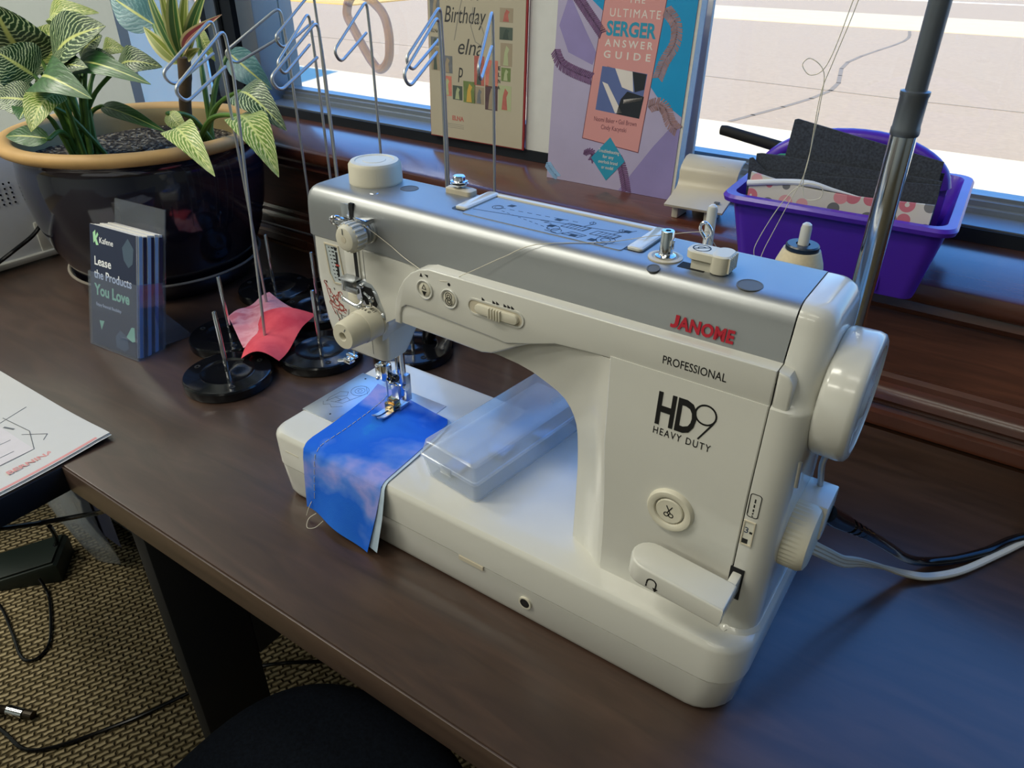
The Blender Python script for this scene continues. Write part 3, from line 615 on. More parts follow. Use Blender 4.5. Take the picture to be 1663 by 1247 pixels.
for (x, z) in ((61, 223.5), (69, 219), (66, 197), (70, 190.6), (76, 189)): face(k2, [(x, z), (x + 1.2, z + .4), (x + 1, z - 1.2)], .4)
face(k2, [(63, 211), (67, 210), (69, 206)]); face(k2, [(69, 199), (71, 193), (75, 191), (74, 197)], .6); face(k2, [(76, 181), (77.5, 177), (81, 176.4)], .9); face(k2, [(79, 182), (80, 180), (82.4, 182.4), (83, 179)], .7); face(k2, [(75, 190), (84, 185.4), (90, 180)], .3); face(k2, [(74, 196.6), (82, 196), (84, 204)], .3)
obj('threading_diagram', b, dred_ink, M, 'red threading drawing'); obj('threading_diagram', k2, ink, M, 'black threading drawing')
# presser foot pressure dial
dx, dz = 113.6, 203.6
b = B(); b.lathe([(0, 37.5), (13.4, 37.4), (13.4, 34), (13, 33.6)], (dx, 0, dz), 'y', 40); b.lathe([(12.7, 33.4), (13.2, 33), (13.2, 19), (12.8, 18.4)], (dx, 0, dz), 'y', 40); dial = obj('pressure_dial', b, white2, M)
b = B(); b.lathe([(12.4, 18.6), (12.6, 17.6), (11.4, 3), (10.2, .8), (3.8, .6), (3.2, 1), (3.2, 5), (0, 5)], (dx, 0, dz), 'y', 80, rib=(1, 2, .35)); dk = obj('dial_knob', b, white2, dial)
b = B(); b.strip([(dx + 2.4, .7, dz + 4.8), (dx + 3.6, .7, dz + 7)], .8, (0, -1, 0), .2); obj('symbol', b, grey_ink, dk)
b = B()
for k, ch in enumerate('2460'):
    a = math.radians(112 - k * 15); c, s_ = math.cos(a), math.sin(a); p = (dx + 13.25 * c, 24.4, dz + 13.25 * s_)
    b.add(text_b(ch, 4, p, (s_, 0, -c), (0, 1, 0), ext=.12, align='CENTER').bm)
for k in range(9):
    a = math.radians(118 - k * 7.5); c, s_ = math.cos(a), math.sin(a); n_ = (c, 0, s_); b.strip([(dx + 13.2 * c, 28.6, dz + 13.2 * s_), (dx + 13.2 * c, 31 if k % 2 else 32, dz + 13.2 * s_)], .4, n_, .1)
obj('dial_numbers', b, ink, dial)
# under the head: needle bar, clamp, presser bar, threader, foot
nx, ny = 79.5, 75.2
b = B(); b.cyl((nx, ny, 166), (nx, ny, 124), 3.3, 20); nb = obj('needle_bar', b, chrome, M)
b = B(); b.lathe([(3.4, 134), (5.6, 133), (6, 128), (5.6, 120), (4.4, 117), (2, 115.4), (0, 115.2)], (nx, ny, 0), 'z', 24); b.box(71, 80, 70, 79, 121, 133, 1.6); b.ball((71, 74, 122), 2.3); b.ball((73, 71, 118), 1.9); obj('needle_clamp', b, chrome, nb)
b = B(); b.cyl((nx + 5, ny, 124), (nx + 12, ny - 2, 123), 2.4, 14); b.lathe([(3.4, 8), (3.6, 12), (3, 14), (0, 14)], (nx, ny, 122), 'x', 18); obj('clamp_screw', b, black, nb)
b = B(); b.tube(smooth_pts([(nx + 4, 72, 120), (nx + 9, 73, 117), (nx + 12, 76, 115), (nx + 15, 78, 114)], 4), 1.6, 10); b.ball((nx + 9, 72, 118), 2.4); b.ball((nx + 13, 75, 115), 2); obj('bar_guide', b, chrome, nb)
b = B(); b.cyl((nx, ny, 117), (nx, ny, 104), 1.0, 12); b.tube([(nx, ny, 104), (nx, ny, 100), (nx, ny, 92.6)], [.75, .6, .08], 10); obj('needle', b, steel, nb)
bx, by = 84.6, 89.5
b = B(); b.tube([(bx, by, 168), (bx, by, 118), (bx + .5, by, 96)], [4.6, 4.6, 4.0], 20); pb = obj('presser_bar', b, chrome, M)
b = B(); b.box(bx - 7.5, bx + 1.5, by - 7, by + 3, 93, 120, .7); b.box(bx + .5, bx + 7.2, by - 2, by + 5, 90, 118, .8); ft = obj('foot_holder', b, steel, M)
b = B(); b.lathe([(0, 4.8), (3.6, 4.8), (3.6, 7.4), (0, 7.6)], (bx, by - 1, 106), 'x', 20); obj('holder_screw', b, chrome, ft)
fz = 78.2
b = B(); b.box(70.5, 79.5, 82, 91, fz + 2, fz + 12, 1); b.box(69.8, 81, 80, 90, fz + 3.4, fz + 5.4, .6); b.box(69.8, 81, 79, 83, fz + .5, fz + 8, .6); obj('foot_shank', b, gold, M, 'brassy hinge block of the presser foot')
b = B()
for (x0, x1) in ((69.6, 74.2), (76.4, 81)):
    t_ = [(x0, 62.5, fz + 2.6), (x1, 62.5, fz + 2.6), (x1, 63.5, fz + 3.6), (x0, 63.5, fz + 3.6)]
    b.loft([[(x0 + .6, 60.6, fz + 3.4), (x1 - .6, 60.6, fz + 3.4), (x1 - .6, 60.8, fz + 4.2), (x0 + .6, 60.8, fz + 4.2)], [(x0, 66, fz + .6), (x1, 66, fz + .6), (x1, 66, fz + 2), (x0, 66, fz + 2)], [(x0, 70, fz), (x1, 70, fz), (x1, 70, fz + 1.5), (x0, 70, fz + 1.5)], [(x0, 84, fz), (x1, 84, fz), (x1, 84, fz + 1.6), (x0, 84, fz + 1.6)]])
b.box(69.6, 81, 78, 99, fz, fz + 1.6, .3); b.box(80.6, 83.6, 86, 99, fz, fz + 4, .5); obj('presser_foot', b, steel, M)
b = B(); b.tube(smooth_pts([(58, 62, 165), (57, 61, 150), (58, 60, 143)], 4), .9, 8); b.box(50, 62, 57, 61, 141, 143, .6); b.box(47, 56, 55, 62, 134, 138, 1); b.cyl((52, 58, 138), (56, 58, 142), 1.2, 10); b.tube(smooth_pts([(48, 56, 136), (43, 54, 135), (44, 58, 134), (50, 59, 134.5)], 5), 1.3, 8); obj('needle_threader', b, chrome, M)
obj('head_underside', B().box(66, 112, 44, 66, 159, 166, 1.5), black, M)

# writing and controls on the pillar
y = 16.95
y = 18.75; FT = dict(xd=(1, 0, 0), yd=(0, .075, 1))
H9 = merge(text_b('HD', 31, (362.2, y, 212.6), **FT, bold=.75, space=.92), )
wH = text_w(H9); k_ = 25.5 / wH
H9 = merge(text_b('HD', 30.5, (362.2, y, 212.6), **FT, bold=.75, space=.92, wx=k_)); obj('lettering', H9, ink, M, 'bold black letters H and D')
b = B(); y = 18.8 ; ty_ = lambda z: tilt(z) - .05
b.strip([(393.2 + px, ty_(228.2 + pz), 228.2 + pz) for px, pz in arc(0, 0, 6.3, 0, 360, 30)], 1.1, (0, -1, 0), .15); b.strip([(399.4, ty_(226.6), 226.6), (398, ty_(223.4), 223.4), (391.2, ty_(211.6), 211.6)], 1.1, (0, -1, 0), .15); obj('lettering', b, ink, M, 'thin black numeral 9')
def fit(s, w, size, o, mm, parent, lab=None, name='lettering', **kw):
    q = text_b(s, size, (0, 0, 0), (1, 0, 0), (0, 0, 1), **{k: v for k, v in kw.items() if k in ('bold', 'shear', 'space')}); f = w / text_w(q); q.bm.free()
    xd = kw.pop('xd', (1, 0, 0)); yd = kw.pop('yd', (0, 0, 1))
    return obj(name, text_b(s, size, o, xd, yd, wx=f, **kw), mm, parent, lab)
fit('HEAVY DUTY', 36.6, 6.8, (362.6, 18.25, 205.2), ink, M, 'thin black words under the big letters', space=1.25, yd=(0, .075, 1))
fit('PROFESSIONAL', 38.5, 7.6, (361.8, 21.95, 252.2), ink, panel, space=1.0)
q = text_b('ANOME', 10.2, (0, 0, 0), (1, 0, 0), (0, 0, 1), bold=.42, space=1.05); f = 33.4 / text_w(q); q.bm.free()
q = text_b('ANOME', 10.2, (364.9, 32.3, 271.2), (1, 0, 0), (0, .25, 1), wx=f, bold=.42, space=1.05)
Jz = lambda z: (271.2 + z * .91, 32.3 + .225 * z)
for P in ([(362.2, 8.1), (364.6, 8.1), (364.6, 2.9), (362.2, 2.9)], [(364.6, 2.9), (364.2, 1.2), (363, .1), (361.2, -.2), (359.9, .1), (359.9, 2.0), (361, 1.8), (361.9, 2.1), (362.2, 2.9)]):
    q.loft([[(x, Jz(z)[1] - .15, Jz(z)[0]) for x, z in P], [(x, Jz(z)[1] + .15, Jz(z)[0]) for x, z in P]])
obj('lettering', q, red_ink, cover, 'red maker name')
r1, r2 = ring_button(381.8, 153.4, 15.6, 17.2)
b = B().lathe([(15.8, 17.2), (15.6, 15.2), (14.6, 13.8), (12.6, 13.4), (10.6, 14.2), (9.9, 15.4), (9.9, 17.2)], (381.8, 0, 153.4), 'y', 48); r1.bm.free(); r2.bm.free(); cb = obj('thread_cutter_button', B().lathe([(0, 14.2), (8.6, 14.2), (9.3, 15), (9.3, 17)], (381.8, 0, 153.4), 'y', 40), white2, M); obj('button_ring', b, white2, cb)
b = B(); yy = 14.15
for sx in (-1, 1):
    b.strip([(381.8 + sx * 1.6 + px, yy, 150.8 + pz) for px, pz in arc(0, 0, 1.5, 0, 360, 14)], .6, (0, -1, 0), .12)
    b.strip([(381.8 + sx * 1.2, yy, 152), (381.8 - sx * 1.9, yy, 157.6)], .7, (0, -1, 0), .12)
obj('scissors_symbol', b, ink, cb)
b = B(); yy = 16.95
b.strip([(x, yy, z) for x, z in [(428.4 + 0, 174)] + arc(429.8, 187.4, 1.6, 180, 90, 4) + arc(433, 187.4, 1.6, 90, 0, 4) + arc(433, 173.4, 1.6, 0, -90, 4) + arc(429.8, 173.4, 1.6, 270, 180, 4) + [(428.2, 187.4)]], .45, (0, -1, 0), .12)
for z, l in ((185.6, 2.8), (181.6, 2.3), (178, 1.8), (175.2, 1.1), (173.2, .7)): b.box(431, 431.8, yy - .12, yy, z - l, z)
obj('stitch_symbol', b, ink, cap)
b = B(); ringplate(b, [(427.6, 168.6), (434.6, 168.6), (434.6, 149.8), (427.6, 149.8)], [(428.3, 167.8), (433.9, 167.8), (433.9, 150.6), (428.3, 150.6)], 16.2, 17.4); obj('window_rim', b, beige, cap)
lw = obj('length_window', B().box(428.3, 433.9, 16.8, 17.3, 150.6, 167.8), mat('pale dial', 'cfcdc0', .4), cap)
obj('length_number', merge(text_b('3', 6.2, (428.5, 16.75, 159.2), **FRONT)), mat('slate ink', '34405a', .5), lw)
b = B(); b.box(432, 433.8, 16.6, 16.85, 159.4, 160.9); b.box(428.6, 432, 16.6, 16.85, 151, 154.4); obj('length_mark', b, ink, lw)
# reverse lever
obj('lever_opening', B().box(425.6, 434.4, 16.4, 19, 104, 129.4), blackm, M)
lv = B()
Lp = arc(382, -7.5, 12.5, 90, 270, 10) + [(434.6, -20), (434.6, 4), (431, 4.8)]
rot = Matrix.Translation((369, -8, 128)) @ Matrix.Rotation(math.radians(5.5), 4, 'Y') @ Matrix.Translation((-369, 8, -128))
lv.prism(Lp, 'z', 119, 134.4, 1.6, 3, M=rot); lv.box(427.4, 433.4, -2, 21, 111.5, 126, 1); lev = obj('reverse_lever', lv, white, M)
b = B(); zc = 122.6; P_ = [(386.4, zc - 4.2)] + [(389.6 + px, zc + pz) for px, pz in arc(0, 0, 3.1, 180, 0, 10)]
def onlev(P, yy=-20.05): return [rot @ Vector((x, yy, z + 3.2)) for x, z in P]
b.strip(onlev(P_[1:] + [(392.7, zc - 3.4)]), .9, (0, -1, 0), .15); b.strip(onlev([(386.5, zc - .6), (386.5, zc - 2)]), .9, (0, -1, 0), .15); b.strip(onlev([(386.5, zc - 2.9), (386.5, zc - 4.2)]), .9, (0, -1, 0), .15)
T3 = onlev([(390.9, zc - 3), (394.5, zc - 3), (392.7, zc - 6)]); b.loft([T3, [p + Vector((0, -.15, 0)) for p in T3]]); obj('reverse_symbol', b, ink, lev)
# hand wheel, stitch length dial, plugs on the right
hy, hz = 67, 242
b = B(); b.lathe([(27, 447.4), (36.6, 447.8), (38, 449), (38.6, 451), (38.8, 464), (37.8, 467.4), (35.4, 468.8), (32, 469), (31, 468), (12, 467.6), (10, 469), (0, 469.2)], (0, hy, hz), 'x', 72); hw = obj('hand_wheel', b, white, M, smooth=45)
b = B(); b.lathe([(18, 445), (18, 447.4)], (0, hy, hz), 'x', 36); obj('wheel_hub', b, white2, hw)
b = B(); b.lathe([(19, 447.6), (22.4, 447.8), (22.8, 448.6), (22.8, 459.6), (21, 463), (18, 464.2), (0, 464.4)], (0, 55, 142), 'x', 84, rib=(1, 3, .7)); sd = obj('stitch_length_dial', b, white2, M)
b = B(); b.box(447.6, 466, 60, 88, 138, 164, 1.2); sk = obj('socket_housing', b, white, M)
b = B(); b.tube(smooth_pts([(452, 84, 215), (455, 84, 196), (453, 83, 180), (455, 82, 166), (457, 80, 152)], 5), 2.0, 10); b.tube([(454, 86, 190), (461, 88, 189)], 1.7, 10); obj('knee_wire', b, steel, M)
b = B(); b.tube([(449, 24, 216), (450, 22, 200)], 1.2, 8); obj('cap_latch', b, steel, M)

# ------------------------------------------------------------------ fabric under the foot, accessory box, cone of thread
def lerp_tab(tab, v):
    for (a, p), (b_, q) in zip(tab, tab[1:]):
        if v <= b_: k = (v - a) / (b_ - a); return tuple(x + (y_ - x) * k for x, y_ in zip(p, q))
    return tab[-1][1]
cl_tab = [(0, (36.5, 105, 79)), (.08, (38.5, 92, 77.2)), (.24, (41.5, 70, 76.9)), (.45, (44.5, 36, 76.9)), (.6, (45.5, 10, 76.8)), (.66, (47, 1, 76.6)), (.70, (49, -4.6, 74)), (.75, (50, -7.6, 66)), (.85, (48.5, -9, 44)), (1, (46, -10.5, 9))]
cr_tab = [(0, (128, 101, 76.9)), (.08, (133, 95, 76.9)), (.24, (137, 72, 76.8)), (.45, (140, 36, 76.8)), (.6, (141.5, 10, 76.8)), (.66, (142, 1, 76.6)), (.70, (142.6, -4.6, 74)), (.75, (142.6, -7.6, 66)), (.85, (139, -12, 44)), (1, (130, -19, 3.5))]
def cloth(u, v, k=0):
    a = Vector(lerp_tab(cl_tab, v)); c = Vector(lerp_tab(cr_tab, v)); p = a.lerp(c, u)
    if v > .7: w = (v - .7) / .3; p.z += 5 * math.sin(u * 3.1) * w * (1 - u * .5); p.y += 2.2 * math.sin(u * 7 + 1) * w * (1 if p.y < -6 else 0) - 1.2 * w
    if v < .12: p.z += 2.2 * (1 - u) * (1 - v / .12) * 1.2; 
    if v < .65: p.z += .35 + .35 * math.sin(u * 5 + v * 9)
    return p
F = thing('fabric_swatch', 'blue tie-dyed cotton strip under the presser foot hanging over the bed edge', 'fabric', (92, 40, 76))
obj('top_layer', B().sheet(lambda u, v: cloth(u, v) + Vector((0, 0, .35)), 24, 60, .3), blue_fab, F, smooth=80)
def lining(u, v):
    p = cloth(.1 + u * .93, v * .985)
    w = max(0, min(1, (v - .62) / .1)); p.y += .35 * w + 1.6 * max(0, v - .75) / .25; p.x += 6 * u * max(0, v - .68) / .3
    p.z -= .3
    return p
obj('under_layer', B().sheet(lining, 16, 50, .25), lining_fab, F, 'pale lining layer', smooth=80)
b = B()
for k in range(22):
    v0 = .04 + k * .041; q0, q1 = cloth(.2 - .05 * v0, v0), cloth(.2 - .05 * v0, v0 + .03); up_ = Vector((0, 0, .8)) if v0 < .66 else Vector((0, -.8, .3))
    b.tube([q0 + up_, q1 + up_], .28, 5)
thr = mat('ivory thread', 'cfc9b8', .6); obj('seam_stitch', b, thr, F, 'white line of stitches')
b = B(); b.tube(smooth_pts([(55, -10.5, 20), (52, -13, 12), (50, -15, 4)], 4), .35, 6); b.tube(smooth_pts([(60, -11.6, 9), (55, -17, 4), (60, -24, 1), (66, -20, 1), (72, -14.4, 8)], 5), .3, 6); obj('loose_thread', b, thr, F)

bx_t = 0
A0 = Vector((231, 19, 0)); ux = Vector((-62, 7, 0)).normalized(); uy = Vector((.117, .993, 0)).normalized(); ux = Vector((-.993, .117, 0))
X = thing('accessory_box', 'frosted clear plastic accessory box lying on the machine bed under the arm', 'box', (205, 90, 76))
MX = Matrix(((.993, .117, 0, 201), (-.117, .993, 0, 98), (0, 0, 1, 0), (0, 0, 0, 1)))
def xf(ring): return [MX @ Vector(p) for p in ring]
b = B(); hx, hy_ = 32, 77
b.loft([xf(rrect(-hx + 4, hx - 3, -hy_ + 4, hy_ - 4, 4, 76.2)), xf(rrect(-hx + .8, hx - .6, -hy_ + .8, hy_ - .8, 4, 96)), xf(rrect(-hx + 1.8, hx - 1.6, -hy_ + 1.8, hy_ - 1.8, 4, 96)), xf(rrect(-hx + 5, hx - 4, -hy_ + 5, hy_ - 5, 4, 77.2))], (True, True)); obj('tray', b, frosted, X)
b = B(); b.loft([xf(rrect(-hx - .6, hx + .6, -hy_ - .6, hy_ + .6, 4, 96.4)), xf(rrect(-hx - .6, hx + .6, -hy_ - .6, hy_ + .6, 4, 99.4)), xf(rrect(-hx + .4, hx - .4, -hy_ + .4, hy_ - .4, 4, 100)), xf(rrect(-hx + 2.6, hx - 2.4, -hy_ + 2.6, hy_ - 2.6, 5, 111)), xf(rrect(-hx + 4.4, hx - 4, -hy_ + 4.4, hy_ - 4.4, 5, 112.4))]); obj('lid', b, frosted, X)
b = B(); b.box(-6, 6, -hy_ - 1.6, -hy_ - .7, 93, 101, .3, M=MX); obj('clasp', b, frosted, X)
rf = random.Random(5)
for k in range(3):
    c = MX @ Vector((-14 + k * 13, -52 + k * 44, 0)); b = B(); b.box(c.x - 8, c.x + 8, c.y - 12, c.y + 12, 77.6, 82, 1); tag(obj('presser_foot', b, steel), ['metal presser foot seen dimly in the near end of the clear box', 'metal presser foot seen dimly in the middle of the clear box', 'metal presser foot seen dimly in the far end of the clear box'][k], 'sewing foot', 'sewing feet in the accessory box')

K = thing('thread_cone', 'small cone of cream thread on the pin behind the machine', 'thread', (397, 156, 227))
b = B(); pr_ = [(4.2, 228), (14.4, 228), (15.6, 230)] + [(15.6 + (.22 if k % 2 else 0), 231 + k * 1.1) for k in range(42)] + [(15.2, 279), (12, 287.6), (4.2, 287.6)]
thread_m = mat('cream thread', 'd3c3a0', .55, noise=.12, nscale=500); b.lathe(pr_, (397, 156, 0), 'z', 36); obj('thread_winding', b, thread_m, K)
b = B(); b.lathe([(4.3, 286), (10.6, 286.4), (10.8, 287.4), (10.8, 290.4), (10, 291.4), (4.6, 291.4), (4.3, 290)], (397, 156, 0), 'z', 32); obj('spool_cap', b, mat('navy plastic', '1b2a3c', .3), K)
T = thing('sewing_thread', 'fine pale sewing thread looping up from the cone past the purple caddy', 'thread', (397, 156, 291))
b = B(); b.tube(smooth_pts([(381, 156, 262), (374, 152, 268), (368, 150, 279), (369, 150, 290), (379, 151, 316), (389, 152, 330), (401, 152, 331), (402, 152, 324), (393, 152, 322), (389.6, 152, 334), (390.2, 152, 352), (390.6, 150, 378), (389, 150, 397), (380, 150, 404), (376, 150, 400), (382, 150, 395), (390, 150, 402), (396, 150, 432), (402, 150, 480), (408, 150, 636)], 8), .28, 6)
obj('upper_strand', b, thr, T)
b = B(); b.tube(smooth_pts([(408, 150, 636), (403, 150, 470), (399, 150, 434), (393, 150, 404), (389.6, 150, 384), (390.4, 151, 350), (389, 151, 334), (384, 150, 318), (375, 150, 288), (371, 146, 274), (362, 120, 282), (352.6, 103, 301), (350.4, 98.6, 307), (322, 82, 303.2), (300, 62, 300.6), (262, 40, 297.6), (240, 34, 286), (214, 26, 270.6), (196, 22, 262.6), (160, 30, 266), (138, 34.5, 272), (121, 29, 284), (116, 25, 288)], 6), .28, 6); obj('lower_strand', b, thr, T)

# ------------------------------------------------------------------ thread stands: weighted disc, spindle, wire arm with a bent eye
def make_stand(RS=1.0):
    r = thing('thread_stand', 'x', 'thread stand', (0, 0, 0), 'wire thread stands beside the sewing machine')
    b = B(); b.lathe([(q * RS if q > 6 else q, h) for q, h in [(0, .2), (49.5, .2), (51.6, 1.2), (52, 3), (52, 11), (50.8, 13), (48.6, 13.6), (33, 14.2), (31.6, 14.6), (29.6, 14), (26, 13.2), (12, 12.6), (5, 14), (0, 14)]], (0, 0, 0), 'z', 64); base_ = obj('base', b, black, r, smooth=28)
    for a in (200, 330, 75):
        c = Vector((41 * RS * math.cos(math.radians(a)), 41 * RS * math.sin(math.radians(a)), 0))
        q = B(); q.lathe([(0, 13.2), (1.6, 13.2), (1.6, 14.4), (3.4, 14.6), (3.8, 13.4)], (c.x, c.y, 0), 'z', 16); obj('screw_hole', q, blackm, base_)
    b = B(); b.lathe([(2.6, 12), (2.6, 92), (2, 93.4), (0, 93.6)], (0, 0, 0), 'z', 14); obj('spindle', b, chrome, r)
    return r
def make_arm(r, w, d, top=378, foot=(0, 0), dz=0):
    # w: wire foot relative to the disc centre, d: the way the eye points
    d = Vector((d[0], d[1], 0)).normalized(); W_ = Vector((w[0], w[1], 0)); f = Vector((foot[0], foot[1], 0)); h = top - 378
    P = [W_ + f + Vector((0, 0, 6)), W_ + Vector((0, 0, 340 + h)), W_ + d * 2 + Vector((0, 0, 384 + h)), W_ + d * 84 + Vector((0, 0, 336 + h)), W_ + d * 72 + Vector((0, 0, 322 + h)), W_ + d * 9 + Vector((0, 0, 348 + h))]
    b = B(); b.tube(fillet(P, 11, 6), 1.75, 10); obj('wire_arm', b, wire_m, r)
    b = B(); L = Vector((w[0], w[1], 0)); n_ = L.normalized()
    b.lathe([(0, .3), (9, .3), (9.6, 1), (9.6, 9), (8.6, 10.2), (0, 10.4)], (w[0], w[1], 0), 'z', 24)
    if L.length > 50:
        s_ = Vector((-n_.y, n_.x, 0)); i = n_ * 46; b.loft([[i - s_ * 12 + Vector((0, 0, .3)), i + s_ * 12 + Vector((0, 0, .3)), L + s_ * 9 + Vector((0, 0, .3)), L - s_ * 9 + Vector((0, 0, .3))], [i - s_ * 12 + Vector((0, 0, 9.6)), i + s_ * 12 + Vector((0, 0, 9.6)), L + s_ * 9 + Vector((0, 0, 9.6)), L - s_ * 9 + Vector((0, 0, 9.6))]])
    obj('arm_socket', b, black, r)
stand0 = make_stand(); SMALL = []
STANDS = [  # disc centre, wire foot (world), eye direction, top, lean of the foot, label
    ((-214.5, 101.5), (-230, 197), (.16, -.98), 373, (1, -26), 'black disc thread stand nearest the table edge with its spindle in front'),
    ((-296, 168), (-303, 237), (.1, -1), 376, (0, 0), 'black disc thread stand behind the nearest one next to the brochure holder'),
    ((-166, 206), (-173, 275), (.1, -.99), 378, (0, 0), 'black disc thread stand right beside the dial of the sewing machine'),
    ((-368, 302), (-335, 363), (-.29, -.95), 378, (0, 0), 'black disc thread stand at the foot of the big plant pot'),
    ((-262, 292), (-272, 352), (.28, -.96), 376, (0, 0), 'black disc thread stand behind the coral cloth by the machine head'),
    ((-286, 393), (-326, 412), (.12, -.99), 394, (0, 0), 'tallest wire thread stand whose eye is cut by the top of the photo'),
    ((-191, 393), (-222, 402), (.22, -.97), 388, (0, 0), 'thread stand behind the white ribbed knob, wire alone against the window'),
    ((-78, 282), (-62, 345), (.2, -.98), 384, (0, 0), 'thread stand behind the needle head, left wire of the pair before the poster'),
    ((-96, 393), (-112, 410), (.16, -.98), 387, (0, 0), 'thread stand near the wall, right wire of the pair before the poster'),
    ((-1, 393), (-20, 385), (.42, -.9), 389, (0, 0), 'thread stand furthest right, its wire crossing the middle of the poster')]
for i, (c, w, d, tp, ft_, lb) in enumerate(STANDS):
    if i == 0: r = stand0
    elif i == 5: r = make_stand(.88); SMALL.append(r)
    else:
        src = SMALL[0] if i in (6, 8, 9) else stand0; r = src.copy(); COL.objects.link(r)
        for ch in list(src.children):
            if ch.name.split('.')[0] not in ('base', 'spindle'): continue
            c2 = ch.copy(); COL.objects.link(c2); c2.parent = r
            for g in ch.children: g2 = g.copy(); COL.objects.link(g2); g2.parent = c2
    r.location = vec((c[0], c[1], 0)); OFF[r.name] = Vector((0, 0, 0)); r['label'] = lb
    make_arm(r, (w[0] - c[0], w[1] - c[1]), d, tp, ft_)
# coral and pink cloth dropped over the stands
RC = thing('cloth_scrap', 'coral and pink cotton scrap crumpled over the black discs', 'fabric', (-250, 190, 15))
def bil(P, u, v): a = Vector(P[0]).lerp(Vector(P[1]), u); c = Vector(P[3]).lerp(Vector(P[2]), u); return a.lerp(c, v)
obj('pink_side', B().sheet(lambda u, v: bil([(-318, 184, 24), (-330, 264, 26), (-226, 250, 22), (-240, 146, 20)], u, v) + Vector((0, 0, 7 * math.sin(u * 3.14) * math.sin(v * 3.14) + 2.5 * math.sin(u * 9 + v * 5) - 6 * v * (1 - v))), 14, 14, .4), pink_fab, RC, 'pale pink wrong side of the cloth', smooth=70)
obj('coral_side', B().sheet(lambda u, v: bil([(-222, 128, 16.5), (-276, 208, 29), (-218, 248, 33), (-178, 150, 17)], u, v) + Vector((0, 0, 9 * math.sin(v * 3.14) + 3 * math.sin(u * 8 + v * 3))), 14, 14, .4), red_fab, RC, 'deep coral right side of the cloth', smooth=70)
# dark clip-like stand part half hidden behind the needle head
b = B(); b.tube(smooth_pts([(-66, 300, 16), (-60, 296, 30), (-50, 294, 46), (-40, 300, 58)], 5), 9, 16); tag(obj('curved_handle', b, black), 'black curved handle on the desk behind the needle head', 'handle')

# ------------------------------------------------------------------ brochure holder
H_ = thing('brochure_holder', 'clear acrylic leaflet holder standing in front of the plant pot', 'holder', (-398, 62, 0))
ang = math.radians(4.5); TL = math.radians(-16)
MB = Matrix.Translation((-445, 57, 0)) @ Matrix.Rotation(ang, 4, 'Z')
LEAN = MB @ Matrix.Rotation(TL, 4, 'X')
def shell(bb, x0, x1, y0, y1, z0, z1, Mx): bb.box(x0, x1, y0, y1, z0, z1, .4, 1, M=Mx)
b = B(); shell(b, 0, 98, 38, 40, .5, 190, LEAN); obj('back_panel', b, acrylic, H_)
b = B(); shell(b, 0, 98, 0, 2, .5, 98, LEAN); obj('front_panel', b, acrylic, H_)
for x in (0, 96.2): obj('side_panel', B().box(x, x + 1.8, 2, 38, .5, 99, .3, 1, M=LEAN), acrylic, H_)
b = B(); b.box(2, 96, 2, 38, .6, 2.4, 0, M=LEAN); obj('bottom_panel', b, acrylic, H_)
b = B(); b.prism([(40, 5), (82, 0.3), (84, 0.3), (84, 2), (43, 62), (40.5, 62)], 'x', 96, 97.6, M=MB); obj('support_fin', b, acrylic, H_)
navy = mat('navy print', '232c44', .45, noise=.04); page = mat('page edges', 'd6d3ca', .8, noise=.1, nscale=300)
mint = mat('mint print', 'a8dcae', .5); teal_p = mat('slate print', '46586a', .5); wht_ink = mat('white print', 'e8eaec', .5)
BR = thing('brochure', 'front navy leaflet with white and mint lettering in the clear holder', 'brochure', (-398, 64, 3))
b = B(); b.box(2.4, 92, 2.6, 3.0, 3, 158, 0, M=LEAN); obj('cover', b, navy, BR)
b = B(); b.box(2.6, 92.4, 3.05, 5.4, 3, 158, 0, M=LEAN); obj('pages', b, page, BR)
def lt(s, size, x, z, mm, w=None, lab=None, bold=0):
    q = text_b(s, size, (x, 2.55, z), (1, 0, 0), (0, 0, 1), bold=bold, ext=.08)
    if w:
        f = w / text_w(q); q.bm.free(); q = text_b(s, size, (x, 2.55, z), (1, 0, 0), (0, 0, 1), bold=bold, ext=.08, wx=f)
    q.bm.transform(LEAN); obj('lettering', q, mm, BR, lab)
lt('Kafene', 10.5, 21, 137, wht_ink, 27, bold=.1); lt('Lease', 15.5, 10, 108, wht_ink, 33, bold=.25); lt('the Products', 15.5, 9.5, 91, wht_ink, 74, bold=.25); lt('You Love', 20, 10, 69.5, mint, 70, 'mint headline', bold=.6); lt('Enjoy financial flexibility', 6, 12, 55, wht_ink, 50)
def shape(P, mm, nm, y=2.55): q = B().prism(P, 'y', y - .1, y, M=LEAN); return obj(nm, q, mm, BR)
shape([(9, 148), (14, 152), (14.5, 144), (18, 150), (20, 147), (16, 141.5), (20, 134), (15, 133), (13, 138), (10, 135)], mint, 'emblem')
shape([(66, 139), (77, 152), (88, 141), (86, 122), (78, 116), (69, 124)], teal_p, 'print_shape'); shape([(50, 22), (60, 32), (74, 26), (77, 12), (68, 6), (52, 8)], teal_p, 'print_shape'); shape([(18, 36), (28, 37), (22, 24)], mint, 'print_shape'); shape([(72, 26), (82, 41), (88, 42), (89, 24), (84, 22)], mint, 'print_shape')
lb_n = ['second leaflet of the stack in the clear holder, behind the front one', 'third leaflet of the stack in the clear holder, counted from the front', 'fourth leaflet of the stack in the clear holder, counted from the front', 'fifth leaflet of the stack in the clear holder, counted from the front', 'sixth leaflet of the stack in the clear holder, counted from the front', 'hindmost leaflet of the stack in the clear holder, against the back panel']
